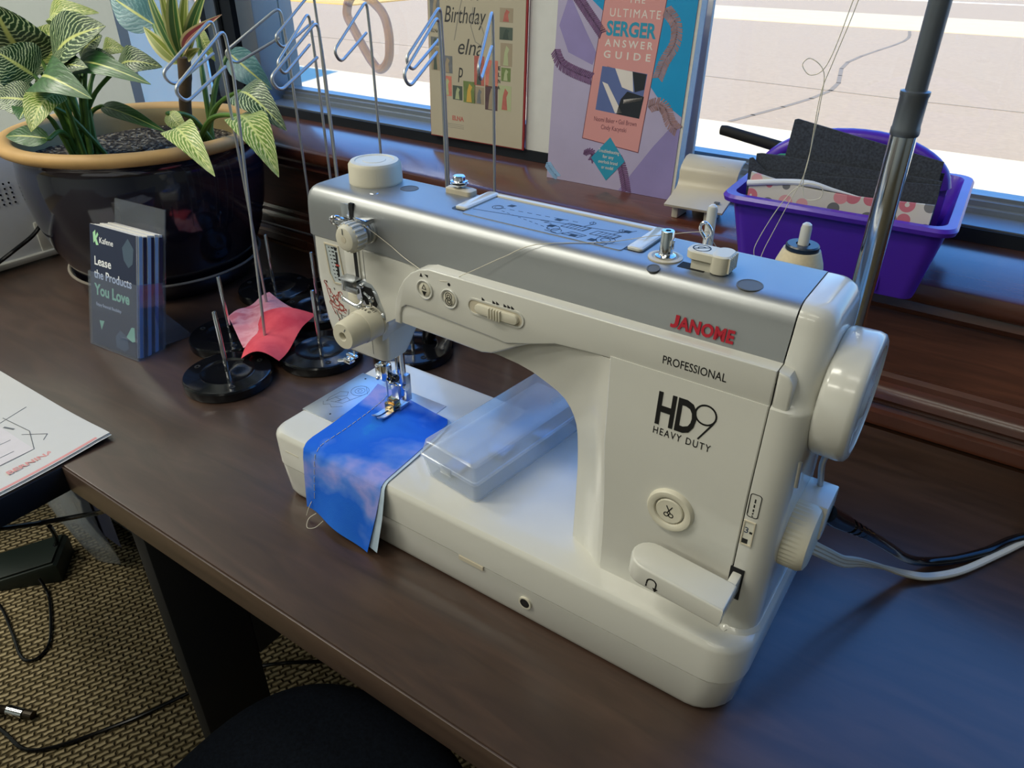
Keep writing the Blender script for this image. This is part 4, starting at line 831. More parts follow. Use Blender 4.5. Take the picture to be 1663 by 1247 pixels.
for k in range(6):
    y0 = 5.6 + k * 5.3; bb_ = thing('brochure', lb_n[k], 'brochure', (-398, 66 + y0, 3), 'leaflets stacked behind the front one')
    b = B(); b.box(2.6, 93 + (k % 3) * .8, y0, y0 + 5.0, 3, 157.5 - (k % 2) * .8 + k * .4, .2, 1, M=LEAN); obj('pages', b, page, bb_)
    b = B(); b.box(93.7 + (k % 3) * .8, 94.1 + (k % 3) * .8, y0, y0 + 4.6, 3, 156, 0, M=LEAN); obj('spine_fold', b, [mat('pale blue print', '8fb4d8', .5), navy][k % 2], bb_)

# ------------------------------------------------------------------ instruction booklet at the corner of the desk
BK = thing('instruction_booklet', 'white instruction booklet with a pale machine picture lying at the desk corner', 'booklet', (-330, -150, 0))
paper = mat('white paper', 'bebdb9', .7, noise=.02); pale = mat('pale grey print', 'b9b6b6', .7); pinkp = mat('faded red print', 'c98a86', .7); lilac = mat('lilac grey print', 'c6c0c0', .7)
def bz(x, y):      # the free corner curls up a little
    d = max(0, 1 - math.hypot(x + 222, y + 50) / 110); return 3.2 + 5.5 * d * d
def bsheet(x0, x1, y0, y1, dz, n=16, th=.25): return B().sheet(lambda u, v: Vector((x0 + (x1 - x0) * u, y0 + (y1 - y0) * v, bz(x0 + (x1 - x0) * u, y0 + (y1 - y0) * v) + dz)), n, n, th)
obj('cover', bsheet(-515, -219, -258, -47, 0), paper, BK, smooth=60)
b = B()
for k in range(3): b.add(bsheet(-514 + k * .5, -220 + k * 1.6, -257, -48 + k * .6, -.5 - k * .8).bm)
obj('pages', b, page, BK, smooth=60)
obj('edge_print', bsheet(-224, -220.5, -256, -60, .12, 10, .1), pinkp, BK)
obj('picture', bsheet(-460, -262, -200, -106, .12, 12, .1), lilac, BK)
obj('picture', bsheet(-330, -300, -196, -120, .22, 8, .1), pale, BK)
b = B()
def bl(P, w=.8): b.strip([(x, y, bz(x, y) + .2) for x, y in P], w, (0, 0, 1), .1)
bl([(-262, -200), (-262, -106), (-300, -92), (-350, -96)]); bl([(-300, -196), (-300, -112)]); bl([(-320, -180), (-318, -150), (-326, -150)]); bl([(-322, -140), (-320, -120), (-328, -120)]); bl([(-312, -160), (-312, -140)]); bl([(-340, -110), (-352, -70)]); bl([(-300, -100), (-278, -84), (-270, -92)]); bl([(-330, -104), (-318, -100)], 2.4); bl([(-292, -160), (-290, -128)]); bl([(-276, -150), (-276, -120)])
obj('picture_lines', b, grey_ink, BK)
b = text_b('BERNINA', 9.4, (-238.5, -143, 0), (0, 1, 0), (-1, 0, 0), bold=.2, ext=.08); w0 = max(v.co.y for v in b.bm.verts) - min(v.co.y for v in b.bm.verts); b.bm.free()
b = text_b('BERNINA', 9.4, (-238.5, -143, bz(-238, -110) + .35), (0, 1, 0), (-1, 0, 0), bold=.2, ext=.08, wx=46 / w0); obj('lettering', b, pinkp, BK, 'faded red maker name')

# ------------------------------------------------------------------ plant pot
PC = (-575, 268)
glaze = mat('dark plum glaze', '191722', .1, coat=.6, noise=.35, nscale=14, spec=.6); tanrim = mat('unglazed tan rim', 'c29b62', .6, noise=.12, nscale=40, bump=.1); inner_m = mat('ochre inside', '9c8a62', .7, noise=.2, nscale=20)
SA = thing('pot_saucer', 'dark glazed saucer with a pale lip under the big plant pot', 'saucer', (PC[0], PC[1], 0))
b = B(); b.lathe([(0, .3), (118, .3), (124, 2), (138, 22), (141, 29), (138, 30), (133, 26), (118, 6), (0, 6)], (PC[0], PC[1], 0), 'z', 80); obj('dish', b, glaze, SA)
b = B(); b.lathe([(137.6, 28), (141.2, 28.6), (141.8, 30), (141, 31.6), (138.8, 31.8), (137, 30)], (PC[0], PC[1], 0), 'z', 80, loop=True); b2 = B(); 
obj('lip', b, mat('stone grey lip', '7d766c', .5), SA)
P_ = thing('plant_pot', 'large dark plum glazed pot with a tan rim', 'plant pot', (PC[0], PC[1], 6.4))
b = B(); b.lathe([(0, 6.5), (112, 6.5), (118, 9), (134, 36), (150, 72), (161, 112), (166, 150), (166.5, 176), (164, 192), (163, 200), (168, 207), (174, 209.5), (160, 207), (155, 190), (150, 120), (100, 30), (0, 20)], (PC[0], PC[1], 0), 'z', 96); obj('body', b, glaze, P_, smooth=60)
b = B(); b.lathe([(173, 208.5), (179, 212), (181, 217), (180, 222), (175, 225), (167, 225.5), (160, 222.5), (157, 217), (158, 208.5)], (PC[0], PC[1], 0), 'z', 96, loop=True); obj('rim', b, tanrim, P_, smooth=60)
b = B(); b.lathe([(157.4, 218), (155, 205), (153, 182), (140, 150)], (PC[0], PC[1], 0), 'z', 96); 
me_ = obj('inner_wall', B().lathe([(157.4, 218), (155, 205), (153, 182), (152.4, 180), (154.4, 205), (156.8, 217)], (PC[0], PC[1], 0), 'z', 96, loop=True), inner_m, P_, smooth=60); b.bm.free()
m = bpy.data.materials.new('potting soil'); m.use_nodes = True; t = m.node_tree; b_ = t.nodes['Principled BSDF']; tc = t.nodes.new('ShaderNodeTexCoord')
vz = t.nodes.new('ShaderNodeTexVoronoi'); vz.inputs['Scale'].default_value = 230; t.links.new(tc.outputs['Object'], vz.inputs['Vector']); r_ = ramp(t, [(0, '14100c'), (.5, '2b241c'), (.8, '6a6152'), (1, '9a927f')])
sx_ = t.nodes.new('ShaderNodeSeparateColor'); t.links.new(vz.outputs['Color'], sx_.inputs[0]); t.links.new(sx_.outputs[0], r_.inputs[0]); t.links.new(r_.outputs[0], b_.inputs['Base Color']); b_.inputs['Roughness'].default_value = 1
bp = t.nodes.new('ShaderNodeBump'); bp.inputs['Distance'].default_value = .004; bp.inputs['Strength'].default_value = 1; t.links.new(vz.outputs['Distance'], bp.inputs['Height']); t.links.new(bp.outputs['Normal'], b_.inputs['Normal'])
rg = random.Random(2)
def soil(u, v):
    r, a = u * 152, v * 2 * math.pi; return Vector((PC[0] + r * math.cos(a), PC[1] + r * math.sin(a), 189 + 4 * math.sin(a * 3 + r * .05) * u + rg.uniform(-1.2, 1.2) * (1 if 0 < v < 1 else 0)))
so = obj('soil', B().sheet(soil, 24, 72, 1.5), m, P_); so['kind'] = 'stuff'

# leaves: UV u along the blade, v across it
def leaf_mat(name, dark, light, freq, sharp, mid='c8cf7a', rough=.35):
    m = bpy.data.materials.new(name); m.use_nodes = True; t = m.node_tree; b = t.nodes['Principled BSDF']
    uv = t.nodes.new('ShaderNodeUVMap'); s_ = t.nodes.new('ShaderNodeSeparateXYZ'); t.links.new(uv.outputs[0], s_.inputs[0])
    def mth(op, a, c=None):
        n = t.nodes.new('ShaderNodeMath'); n.operation = op
        for i, q in enumerate((a, c)):
            if q is None: continue
            if hasattr(q, 'is_output'): t.links.new(q, n.inputs[i])
            else: n.inputs[i].default_value = q
        return n.outputs[0]
    av = mth('MULTIPLY', mth('ABSOLUTE', mth('SUBTRACT', s_.outputs[1], .5)), 2)
    nz = t.nodes.new('ShaderNodeTexNoise'); nz.inputs['Scale'].default_value = 9; nz.inputs['Detail'].default_value = 3; t.links.new(uv.outputs[0], nz.inputs['Vector'])
    ph = mth('ADD', mth('SUBTRACT', mth('MULTIPLY', s_.outputs[0], freq), mth('MULTIPLY', mth('POWER', av, 1.4), freq * .32)), mth('MULTIPLY', nz.outputs['Fac'], 1.6))
    w = mth('ABSOLUTE', mth('SUBTRACT', mth('FRACT', ph), .5))
    r = ramp(t, [(0, light), (sharp, light), (sharp + .12, dark), (1, dark)]); t.links.new(w, r.inputs[0])
    rm = ramp(t, [(0, 'ffffff'), (.04, 'ffffff'), (.09, '000000')]); t.links.new(av, rm.inputs[0])
    mx = t.nodes.new('ShaderNodeMix'); mx.data_type = 'RGBA'; t.links.new(rm.outputs[0], mx.inputs['Factor']); t.links.new(r.outputs[0], mx.inputs['A']); mx.inputs['B'].default_value = lin(mid)
    t.links.new(mx.outputs['Result'], b.inputs['Base Color']); b.inputs['Roughness'].default_value = rough; b.inputs['Subsurface Weight'].default_value = .1; b.inputs['Subsurface Radius'].default_value = (.003, .004, .001)
    bp = t.nodes.new('ShaderNodeBump'); bp.inputs['Strength'].default_value = .35; bp.inputs['Distance'].default_value = .001; t.links.new(w, bp.inputs['Height']); t.links.new(bp.outputs['Normal'], b.inputs['Normal'])
    MATS[name] = m; return m
lm_dark = leaf_mat('pinstriped dark leaf', '173f1c', 'b9c99a', 15, .07); lm_lite = leaf_mat('striped yellow green leaf', '6f8c33', 'd2d28c', 14, .12); lm_plain = leaf_mat('plain green leaf', '2d5a2a', '3f6f38', 8, .05); lm_blue = leaf_mat('bluish leaf back', '4f7f86', '6d9a9e', 9, .05)
stem_m = mat('green stem', '567a35', .45, noise=.15); trunk_m = mat('grey brown trunk', '5b4a3a', .8, noise=.3, nscale=90, bump=.5, bscale=150)
def leaf(base, tip, width, up=(.5, -.62, .6), fold=.18, droop=.0, wav=.05, seed=0, shape=1.0):
    A, T_ = Vector(base), Vector(tip); L = (T_ - A).length; d = (T_ - A).normalized(); n = Vector(up); n = (n - d * n.dot(d)).normalized(); s_ = d.cross(n)
    rn = random.Random(seed); p1, p2 = rn.uniform(0, 6), rn.uniform(0, 6)
    def fn(u, v):
        q = (v - .5) * 2; wd = width / 2 * (math.sin(math.pi * min(1, u ** .72 * shape) ) ** .75 if 0 < u < 1 else 0) * (1 - .18 * u)
        wd = max(wd, .4)
        c = A + d * (L * u) + n * (droop * L * (math.sin(math.pi * u * .9) - .35 * u))
        return c + s_ * (q * wd) + n * (fold * wd * abs(q) ** 1.3 + wav * wd * math.sin(u * 12 + p1 + (2 if q > 0 else 0)) * abs(q) - .25 * droop * wd * q * q)
    return B().sheet(fn, 18, 10, .5)
LF = [('a', (-689, 200, 309), (-668, 170, 384), 104, 'd', .1), ('b', (-667, 210, 309), (-646, 230, 357), 43, 'l', .1), ('c', (-600, 190, 308), (-467, 200, 367), 72, 'd', .14),
      ('d', (-703, 250, 343), (-600, 270, 370), 31, 'l', .28), ('d2', (-651, 240, 354), (-551, 220, 353), 24, 'l', .3), ('e', (-619, 270, 318), (-571, 280, 323), 26, 'l', .25), ('f', (-590, 230, 313), (-553, 250, 318), 27, 'd', .1),
      ('g', (-636, 180, 296), (-658, 150, 330), 62, 'd', .1), ('h', (-574, 170, 313), (-476, 170, 323), 36, 'd', .1), ('i', (-577, 160, 297), (-429, 140, 297), 46, 'p', .2), ('j', (-600, 220, 292), (-400, 200, 308), 34, 'p', .22),
      ('k', (-572, 260, 302), (-495, 280, 309), 38, 'd', .25), ('l', (-591, 150, 274), (-632, 120, 278), 40, 'd', .1), ('m', (-565, 170, 285), (-539, 110, 250), 40, 'l', .2), ('n', (-541, 130, 237), (-589, 100, 239), 24, 'p', .1),
      ('o', (-601, 240, 253), (-426, 220, 245), 20, 'p', .06), ('x', (-640, 180, 270), (-690, 120, 270), 44, 'd', .15), ('y', (-610, 200, 285), (-560, 160, 300), 40, 'd', .2), ('z', (-660, 210, 300), (-720, 190, 330), 60, 'd', .12), ('w', (-620, 240, 310), (-570, 250, 345), 50, 'd', .15), ('v', (-590, 150, 262), (-560, 110, 262), 34, 'p', .2)]
PHI = thing('philodendron', 'left plant with broad white pinstriped green leaves in the dark pot', 'plant', (-620, 210, 190))
CR = Vector((-615, 205, 190)); KM = {'d': lm_dark, 'l': lm_lite, 'p': lm_plain, 'b': lm_blue}
for i, (n_, bs, tp, w, k, dr) in enumerate(LF):
    obj('leaf', leaf(bs, tp, w * 1.25, droop=dr, seed=i), KM[k], PHI, smooth=80)
    root = CR + Vector((random.uniform(-28, 28), random.uniform(-24, 24), 0)); mid_ = (root + Vector(bs)) / 2 + Vector((0, 0, 18))
    obj('stem', B().tube(smooth_pts([root, mid_, bs, Vector(bs).lerp(Vector(tp), .06)], 6), [3.6] * 7 + [2.8] * 6 + [2] * 6, 8), stem_m, PHI)
PH2 = thing('philodendron', 'right plant whose yellowish striped leaves droop over the pot rim', 'plant', (-490, 300, 190))
for i, (bs, tp, w, k, dr, up) in enumerate((((-329, 220, 265), (-290, 175, 236), 42, 'l', .2, (.5, -.5, .7)), ((-338, 270, 266), (-222, 228, 218), 50, 'l', .26, (.5, -.4, .8)), ((-367, 300, 287), (-262, 282, 256), 50, 'd', .25, (.4, -.6, .7)), ((-468, 370, 319), (-405, 384, 274), 46, 'b', .1, (.5, -.8, .3)), ((-516, 360, 349), (-489, 360, 307), 20, 'l', .1, (.5, -.8, .3)), ((-440, 240, 262), (-400, 236, 240), 24, 'l', .1, (.5, -.6, .5)))):
    if i == 0: tp = (-262, 170, 226); bs = (-410, 225, 247)
    obj('leaf', leaf(bs, tp, w, up, droop=dr, seed=40 + i), KM[k], PH2, smooth=80)
    root = Vector((-500 + i * 9, 292 + i * 5, 190)); mid_ = (root + Vector(bs)) / 2 + Vector((0, 0, 22))
    obj('stem', B().tube(smooth_pts([root, mid_, bs, Vector(bs).lerp(Vector(tp), .06)], 6), [3.8] * 7 + [3] * 6 + [2.2] * 6, 8), stem_m, PH2)
DR = thing('dracaena', 'middle plant with a bare trunk and long cream edged strap leaves', 'plant', (-472, 280, 190))
def strap_mat(name, body, edge):
    m = bpy.data.materials.new(name); m.use_nodes = True; t = m.node_tree; b = t.nodes['Principled BSDF']; uv = t.nodes.new('ShaderNodeUVMap'); s_ = t.nodes.new('ShaderNodeSeparateXYZ'); t.links.new(uv.outputs[0], s_.inputs[0])
    r = ramp(t, [(0, edge), (.14, edge), (.2, body), (.46, body), (.5, edge), (.54, body), (.8, body), (.86, edge)]); t.links.new(s_.outputs[1], r.inputs[0]); t.links.new(r.outputs[0], b.inputs['Base Color']); b.inputs['Roughness'].default_value = .4; MATS[name] = m; return m
st1 = strap_mat('green strap leaf', '3f6a34', 'b9bf78'); st2 = strap_mat('yellow strap leaf', '8d9a48', 'd8d59a'); st3 = strap_mat('red flushed strap leaf', '8c3a48', 'c9b98a')
for i, (bs, tp, w, k) in enumerate((((-450, 280, 318), (-494, 282, 410), 15, 1), ((-444, 280, 322), (-443, 270, 418), 15, 2), ((-439, 276, 326), (-394, 258, 422), 22, 1), ((-436, 280, 326), (-402, 282, 416), 17, 2), ((-432, 280, 330), (-362, 282, 412), 19, 1), ((-435, 278, 331), (-316, 258, 383), 17, 3), ((-432, 280, 324), (-387, 270, 341), 14, 2), ((-454, 280, 316), (-500, 270, 358), 22, 2), ((-444, 284, 318), (-514, 318, 380), 15, 1), ((-450, 290, 322), (-470, 300, 410), 16, 3))):
    obj('leaf', leaf(bs, tp, w, (.5, -.8, .2), fold=.35, droop=.08 if k != 3 else .14, wav=.0, seed=70 + i), [st1, st2, st3][k - 1], DR, smooth=80)
obj('leaf', leaf((-521, 300, 356), (-594, 290, 389), 54, (.5, -.8, .3), droop=.1, seed=99), lm_blue, DR, 'broad bluish leaf', smooth=80)
b = B(); b.tube(smooth_pts([(-473, 280, 186), (-470, 280, 215), (-460, 280, 265), (-447, 280, 300), (-441, 280, 326)], 6), [8.5] * 6 + [8] * 6 + [8] * 6 + [8.6] * 7, 16); obj('trunk', b, trunk_m, DR)
b = B(); b.tube(smooth_pts([(-448, 280, 312), (-472, 286, 330), (-506, 294, 344), (-521, 300, 356)], 6), 4, 10); obj('stem', b, stem_m, DR)

# ------------------------------------------------------------------ white machine at the far left, cloth and case above it
WM = thing('embroidery_machine', 'white machine with a grid of speaker holes at the left edge beside the pot', 'machine', (-900, 80, 0))
b = B(); b.loft([rrect(-1120, -790, -110, 236, 16, 14), rrect(-1120, -791, -110, 235, 16, 120), rrect(-1118, -803, -108, 222, 18, 176), rrect(-1112, -812, -102, 212, 18, 182)]); wmb = obj('body', b, mat('cool white plastic', 'd6d9dd', .4), WM)
obj('base_plate', B().box(-1126, -782, -118, 246, 4, 14, 2), white, WM)
for (x, y) in ((-1100, -90), (-800, 20), (-800, 200)): obj('foot', B().cyl((x, y, .2), (x, y, 5), 9, 20), beige, WM)
for i in range(5):
    for j in range(5): obj('speaker_hole', B().lathe([(0, 0), (1.5, 0), (1.5, 1), (0, 1)], (-790.6 - 0.0, 128 + i * 8.6, 100 + j * 7.6), 'x', 10), black, wmb)
obj('socket_cover', B().box(-792, -787.5, 176, 204, 12, 62, 2), white, WM); b = B(); b.box(-790, -776, 186, 197, 62, 84, 2); pg = obj('plug', b, black, WM)
b = B(); b.tube(smooth_pts([(-780, 190, 68), (-772, 178, 60), (-770, 160, 48), (-772, 130, 34), (-776, 100, 20), (-774, 60, 8), (-772, 20, 4)], 6), 3.2, 10); obj('power_cord', b, black, WM)
b = B().sheet(lambda u, v: Vector((-1090 + 270 * u, -60 + 250 * v, 183.5 + 12 * math.sin(u * 9) * math.sin(v * 7) ** 2 + 4 * math.sin(u * 4 + v * 5) + 5)), 24, 24, .8); tag(obj('white_cloth', b, mat('white cloth', 'd4d9e2', .85), smooth=70), 'rumpled white cloth on the white machine left of the plant', 'cloth')
b = B(); b.loft([rrect(-1080, -905, 195, 232, 8, 206), rrect(-1080, -905, 195, 232, 8, 288), rrect(-1074, -911, 199, 228, 8, 294)]); tag(obj('purple_case', b, mat('violet plastic', '4c2a78', .4)), 'purple case behind the leaves at the left edge of the photo', 'case')

# ------------------------------------------------------------------ things on the sill
def sheet_frame(o, lean, yaw=0): return Matrix.Translation(o) @ Matrix.Rotation(yaw, 4, 'Z') @ Matrix.Rotation(-lean, 4, 'X')
WB = B(); FB = sheet_frame((20, 592, 190.2), math.radians(2)); WB.box(-135, 124, 2, 9, 0, 260, .5, 1, M=FB); tag(obj('foam_board', WB, mat('white foam board', 'cfd0cd', .7)), 'white board standing against the window behind the book and the poster', 'board')
PO = thing('poster_card', 'cream birthday poster card with red edges standing against the window', 'poster', (-200, 585, 175))
FP = sheet_frame((-286, 584, 190.2), math.radians(2.2), math.radians(.8))
cream = mat('cream card', 'b3ab97', .7, noise=.02); redc = mat('red card edge', '9c2f35', .6)
obj('backing', B().box(-1, 173, .6, 4.2, 0, 268, .2, 1, M=FP), redc, PO); obj('card', B().box(0, 170.6, 0, .8, 1.4, 268, 0, M=FP), cream, PO)
def pl_(fn, s, size, x, z, w, mm, shear=0, par=None, F_=None, yy=-.05, bold=0, space=1.0):
    q = text_b(s, size, (0, 0, 0), (1, 0, 0), (0, 0, 1), shear=shear, bold=bold, space=space); f = w / text_w(q); q.bm.free()
    q = text_b(s, size, (x, yy, z), (1, 0, 0), (0, 0, 1), shear=shear, ext=.1, wx=f, bold=bold, space=space); q.bm.transform(F_); return obj('lettering', q, mm, par)
dk = mat('charcoal print', '3c3d3f', .6)
pl_(0, 'Happy', 30, 40, 200, 60, dk, .25, PO, FP); pl_(0, 'Birthday', 31, 29, 163, 74, dk, .28, PO, FP); pl_(0, 'elna', 31, 52, 122, 44, dk, .28, PO, FP); pl_(0, 'p', 30, 54, 90, 9, dk, .2, PO, FP)
q = B(); 
for P in ([(66, 205), (58, 180), (48, 140)], [(60, 208), (80, 214), (92, 206)], [(82, 184), (78, 160), (86, 140), (96, 136), (102, 150), (94, 166), (80, 168)]): q.strip([FP @ Vector((x, -.06, z)) for x, z in P], 1.3, FP.to_3x3() @ Vector((0, -1, 0)), .1)
obj('big_numerals', q, mat('grey print', '8d8a82', .6), PO)
cols = ['6f7378', 'c77a6c', '6d7f4e', '9c8f7a', '4e5a52', 'c9a24e', '56444a', 'a8b08a', 'b0655c', '3c4a44']
def pic(x, z, w, h, c, c2):
    obj('picture', B().box(x, x + w, -.12, .05, z, z + h, 0, M=FP), mat('print ' + c, c, .6, noise=.35, nscale=120), PO)
    obj('picture', B().prism([(x + w * .25, z + 1), (x + w * .7, z + 1), (x + w * .62, z + h * .55), (x + w * .75, z + h * .75), (x + w * .5, z + h * .9), (x + w * .35, z + h * .6)], 'y', -.22, -.12, M=FP), mat('print ' + c2, c2, .6), PO)
for (x, z, w, h, a, c) in ((4, 216, 18, 26, 9, 3), (4, 166, 18, 32, 0, 3), (4, 130, 16, 12, 0, 4), (4, 96, 16, 32, 3, 4), (24, 94, 20, 24, 0, 3), (24, 62, 18, 28, 1, 7), (44, 58, 18, 20, 4, 7), (64, 56, 22, 30, 2, 5), (84, 82, 18, 40, 8, 4), (84, 56, 18, 24, 3, 0), (104, 82, 22, 36, 1, 3), (104, 50, 22, 34, 6, 3), (128, 216, 20, 34, 8, 1), (128, 168, 22, 18, 3, 8), (128, 146, 22, 16, 4, 9), (130, 112, 20, 30, 3, 7), (132, 92, 16, 18, 2, 7), (128, 52, 22, 34, 7, 8)): pic(x, z, w, h, cols[a], cols[c])
pl_(0, 'ELNA', 7, 5, 148, 15, dk, 0, PO, FP, bold=.1)
for k, ch in enumerate('ELNA'): pl_(0, ch, 7.5, 126, 106 - k * 8.6, 4, dk, 0, PO, FP, -.25, .1)
pl_(0, 'ELNA', 9, 42, 28, 22, mat('rose print', 'b56a62', .6), 0, PO, FP, bold=.3); obj('emblem', B().box(26, 32, -.12, 0, 40, 48, 0, M=FP), mat('rose print', 'b56a62', .6), PO); q = B()
for k in range(3): q.strip([FP @ Vector((25, -.06, 22 - k * 2.6)), FP @ Vector((64, -.06, 22 - k * 2.6))], .5, (0, -1, 0), .1)
obj('small_print', q, mat('grey print', '8d8a82', .6), PO)

GB = thing('guide_book', 'sewing guide book with a pink panel and lilac knitting cover leaning on the window', 'book', (52, 540, 175))
FG = sheet_frame((-39, 535, 175.3), math.radians(4.3), math.radians(.8)); W_, HH = 183, 236
obj('pages', B().box(1, W_ + 4, 1, 19, 1, HH - 1, .3, 1, M=FG), page, GB); obj('back_cover', B().box(0, W_ + 4.4, 19.1, 19.6, 0, HH, 0, M=FG), mat('lilac board', 'a9a4c4', .5), GB)
# cover print: lilac linen with knitted braids on a bright blue ground
lil = mat('lilac linen print', 'aca4c2', .45, noise=.14, nscale=16, bump=.0); lil2 = mat('deep lilac print', '8d82b4', .45, noise=.18, nscale=20); cyan = mat('bright blue print', '1590c4', .4, noise=.12, nscale=18); pinkpan = mat('salmon pink panel', 'cf9290', .45, noise=.06, nscale=14); braid1 = mat('violet braid print', '6a4a72', .6, noise=.6, nscale=140); braid2 = mat('tan braid print', '96777a', .6, noise=.6, nscale=140); dkp = mat('dark photo print', '23282f', .4, noise=.3, nscale=60); bluep = mat('slate blue print', '5a6a9c', .4)
obj('cover', B().box(0, W_, 0, .9, 0, HH, 0, M=FG), lil, GB)
CN = [0]
def cov_poly(P, mm, nm='print_shape', lift=1):
    y = -.04 - .05 * lift; return obj(nm, B().prism(P, 'y', y - .03, .2, M=FG), mm, GB)
cov_poly([(30, HH), (140, HH), (W_, HH), (W_, 100), (150, 118), (128, 140), (100, 176), (70, 205), (46, 222)], cyan)
cov_poly([(60, 0), (110, 0), (150, 60), (178, 96), (W_, 84), (W_, 0)], lil2); cov_poly([(4, 190), (20, 160), (56, 148), (60, 162), (40, 190), (16, 226)], lil2, lift=.6)
def braid(P, mm, w=9):
    q = B(); PP = smooth_pts([(x, 0, z) for x, z in P], 4); nn = FG.to_3x3() @ Vector((0, -1, 0))
    L_ = [0]
    for a_, c_ in zip(PP, PP[1:]): L_.append(L_[-1] + (c_ - a_).length)
    k = 0; s0 = 0
    while s0 < L_[-1]:
        i = max(j for j in range(len(L_)) if L_[j] <= s0); i = min(i, len(PP) - 2); f = (s0 - L_[i]) / max(1e-6, L_[i + 1] - L_[i]); p = PP[i].lerp(PP[i + 1], f); d = (PP[i + 1] - PP[i]).normalized(); s_ = Vector((-d.z, 0, d.x))
        for sg in (-1, 1):
            c = p + s_ * sg * w * .24; a_ = c - s_ * sg * w * .26 - d * 1.6; e_ = c + s_ * sg * w * .26 + d * 1.6
            q.strip([FG @ Vector((a_.x, -.12, a_.z)), FG @ Vector((e_.x, -.12, e_.z))], 1.9, nn, .1)
        s0 += 2.5
    obj('print_braid', q, mm, GB)
braid([(16, HH - 2), (36, 214), (54, 196), (66, 184)], braid1, 12); braid([(1, 160), (10, 146), (30, 138), (56, 132)], braid1, 14); braid([(146, 214), (160, 200), (162, 180), (152, 160), (146, 140)], braid2, 13); braid([(140, 108), (152, 112), (162, 106), (170, 92), (181, 84)], braid2, 14); braid([(104, 42), (112, 30), (118, 14), (122, 1)], braid1, 12); braid([(56, 40), (64, 44), (70, 40), (66, 32)], braid1, 7); braid([(0, 18), (8, 10), (18, 2)], mat('sky blue print', '8ab4dc', .5, noise=.3, nscale=100), 10)
cov_poly([(50, 58.5), (132.4, 51), (146, 233), (66, 236)], mat('maroon print', '6d3a48', .5), 'panel_border', 2); cov_poly([(51, 59.4), (131.6, 52), (145, 232), (66.8, 235.4)], pinkpan, 'title_panel', 3)
# the panel sits square on the cover; its words
TY = -.2
wk = mat('warm white print', 'd9d2cc', .5); tq = mat('turquoise print', '2a8fae', .45); mar = mat('maroon print', '6d3a48', .5)
pl_(0, 'THE', 9.5, 97, 219.5, 21, wk, 0, GB, FG, TY, .05, 1.3); pl_(0, 'ULTIMATE', 13, 73, 204, 66, wk, 0, GB, FG, TY, 0, 1.25); pl_(0, 'SERGER', 22, 71, 183.5, 66, tq, 0, GB, FG, TY - .05, .75, 1.0); pl_(0, 'ANSWER', 11.5, 71, 171, 64, wk, 0, GB, FG, TY, .2, 1.5); pl_(0, 'GUIDE', 11.5, 70, 158, 63, wk, 0, GB, FG, TY, .2, 1.8)
cov_poly([(66, 96), (128, 92), (132, 144), (70, 148)], bluep, 'panel_picture', 4)
for P, mm in (([(96, 94), (128, 92), (131, 118), (108, 122), (100, 112)], dkp), ([(88, 147), (112, 145), (116, 122), (100, 126)], wk), ([(112, 145), (131, 143.6), (130, 126), (118, 122)], dkp), ([(72, 130), (80, 128), (104, 96), (94, 95)], wk), ([(104, 112), (129, 117), (129, 113), (104, 107)], wk)): cov_poly(P, mm, 'picture_shape', 5)
braid([(78, 146), (86, 130), (94, 116), (100, 110)], braid2, 9)
pl_(0, 'Naomi Baker \u2022 Gail Brown', 8, 65, 82.5, 60, mar, 0, GB, FG, TY, .02); pl_(0, 'Cindy Kacynski', 8, 76, 73.5, 36, mar, 0, GB, FG, TY, .02)
cov_poly([(91, 65), (115, 38), (91, 10), (66, 36)], tq, 'blue_diamond', 6)
for k, (s, w) in enumerate((('Troubleshooting', 30), ('for any', 16), ('overlock brand', 28), ('or model', 17))): pl_(0, s, 6.2, 91 - w / 2, 45 - k * 6.8, w, wk, 0, GB, FG, -.5, .02)

# beige plastic machine part with a rolled back and a flat lip
BP = thing('plastic_cover', 'beige plastic machine cover with a rolled back standing on the sill by the book', 'machine part', (196, 495, 175))
prof = [(-34, 18), (-8, 24), (2, 27), (8, 31), (11, 38), (10, 46), (14, 52), (22, 57), (30, 60), (40, 60), (40, 57), (31, 57), (24, 54), (17, 49), (14, 44), (14, 36), (10, 28), (3, 23.5), (-7, 20.6), (-33, 15.4)]
b = B(); b.prism(prof, 'x', -34, 36, .8, 2, M=Matrix.Translation((198, 502, 176)) @ Matrix.Rotation(math.radians(4), 4, 'Z')); obj('shell', b, beige, BP, smooth=50)
for x in (176, 216): obj('foot', B().box(x - 4, x + 4, 478, 508, 175.3, 196, 1.5), white2, BP)
obj('rear_support', B().box(180, 214, 522, 530, 175.3, 232, 1), beige, BP)
obj('vent_mark', B().box(220, 226, 484, 488, 199.3, 200.8, .3), grey_ink, BP)

# ------------------------------------------------------------------ purple caddy and what is in it
CD = thing('storage_caddy', 'purple plastic caddy with a centre handle standing over the sill edge', 'caddy', (365, 470, 175))
MC = Matrix.Translation((365, 466, 175.4)) @ Matrix.Rotation(math.radians(2.5), 4, 'Z')
def cr_(x0, x1, y0, y1, r, z): return [MC @ Vector(p) for p in rrect(x0, x1, y0, y1, r, z)]
b = B(); b.loft([cr_(-80, 84, -82, 82, 10, 0), cr_(-81, 85, -83, 83, 12, 3), cr_(-94, 96, -93, 93, 14, 66), cr_(-102, 103, -100, 100, 16, 68), cr_(-103, 104, -101, 101, 16, 72), cr_(-101, 102, -99, 99, 16, 75), cr_(-93, 94.5, -92, 92, 14, 75), cr_(-91, 93, -90, 90, 14, 70), cr_(-79, 82.6, -80, 80, 11, 4)]); obj('tub', b, purple, CD, smooth=40)
hp = [(-84, 6), (-90, 70), (-86, 86), (-66, 104), (-36, 116), (0, 120), (34, 117), (60, 107), (74, 95), (79, 82), (79, 6)]
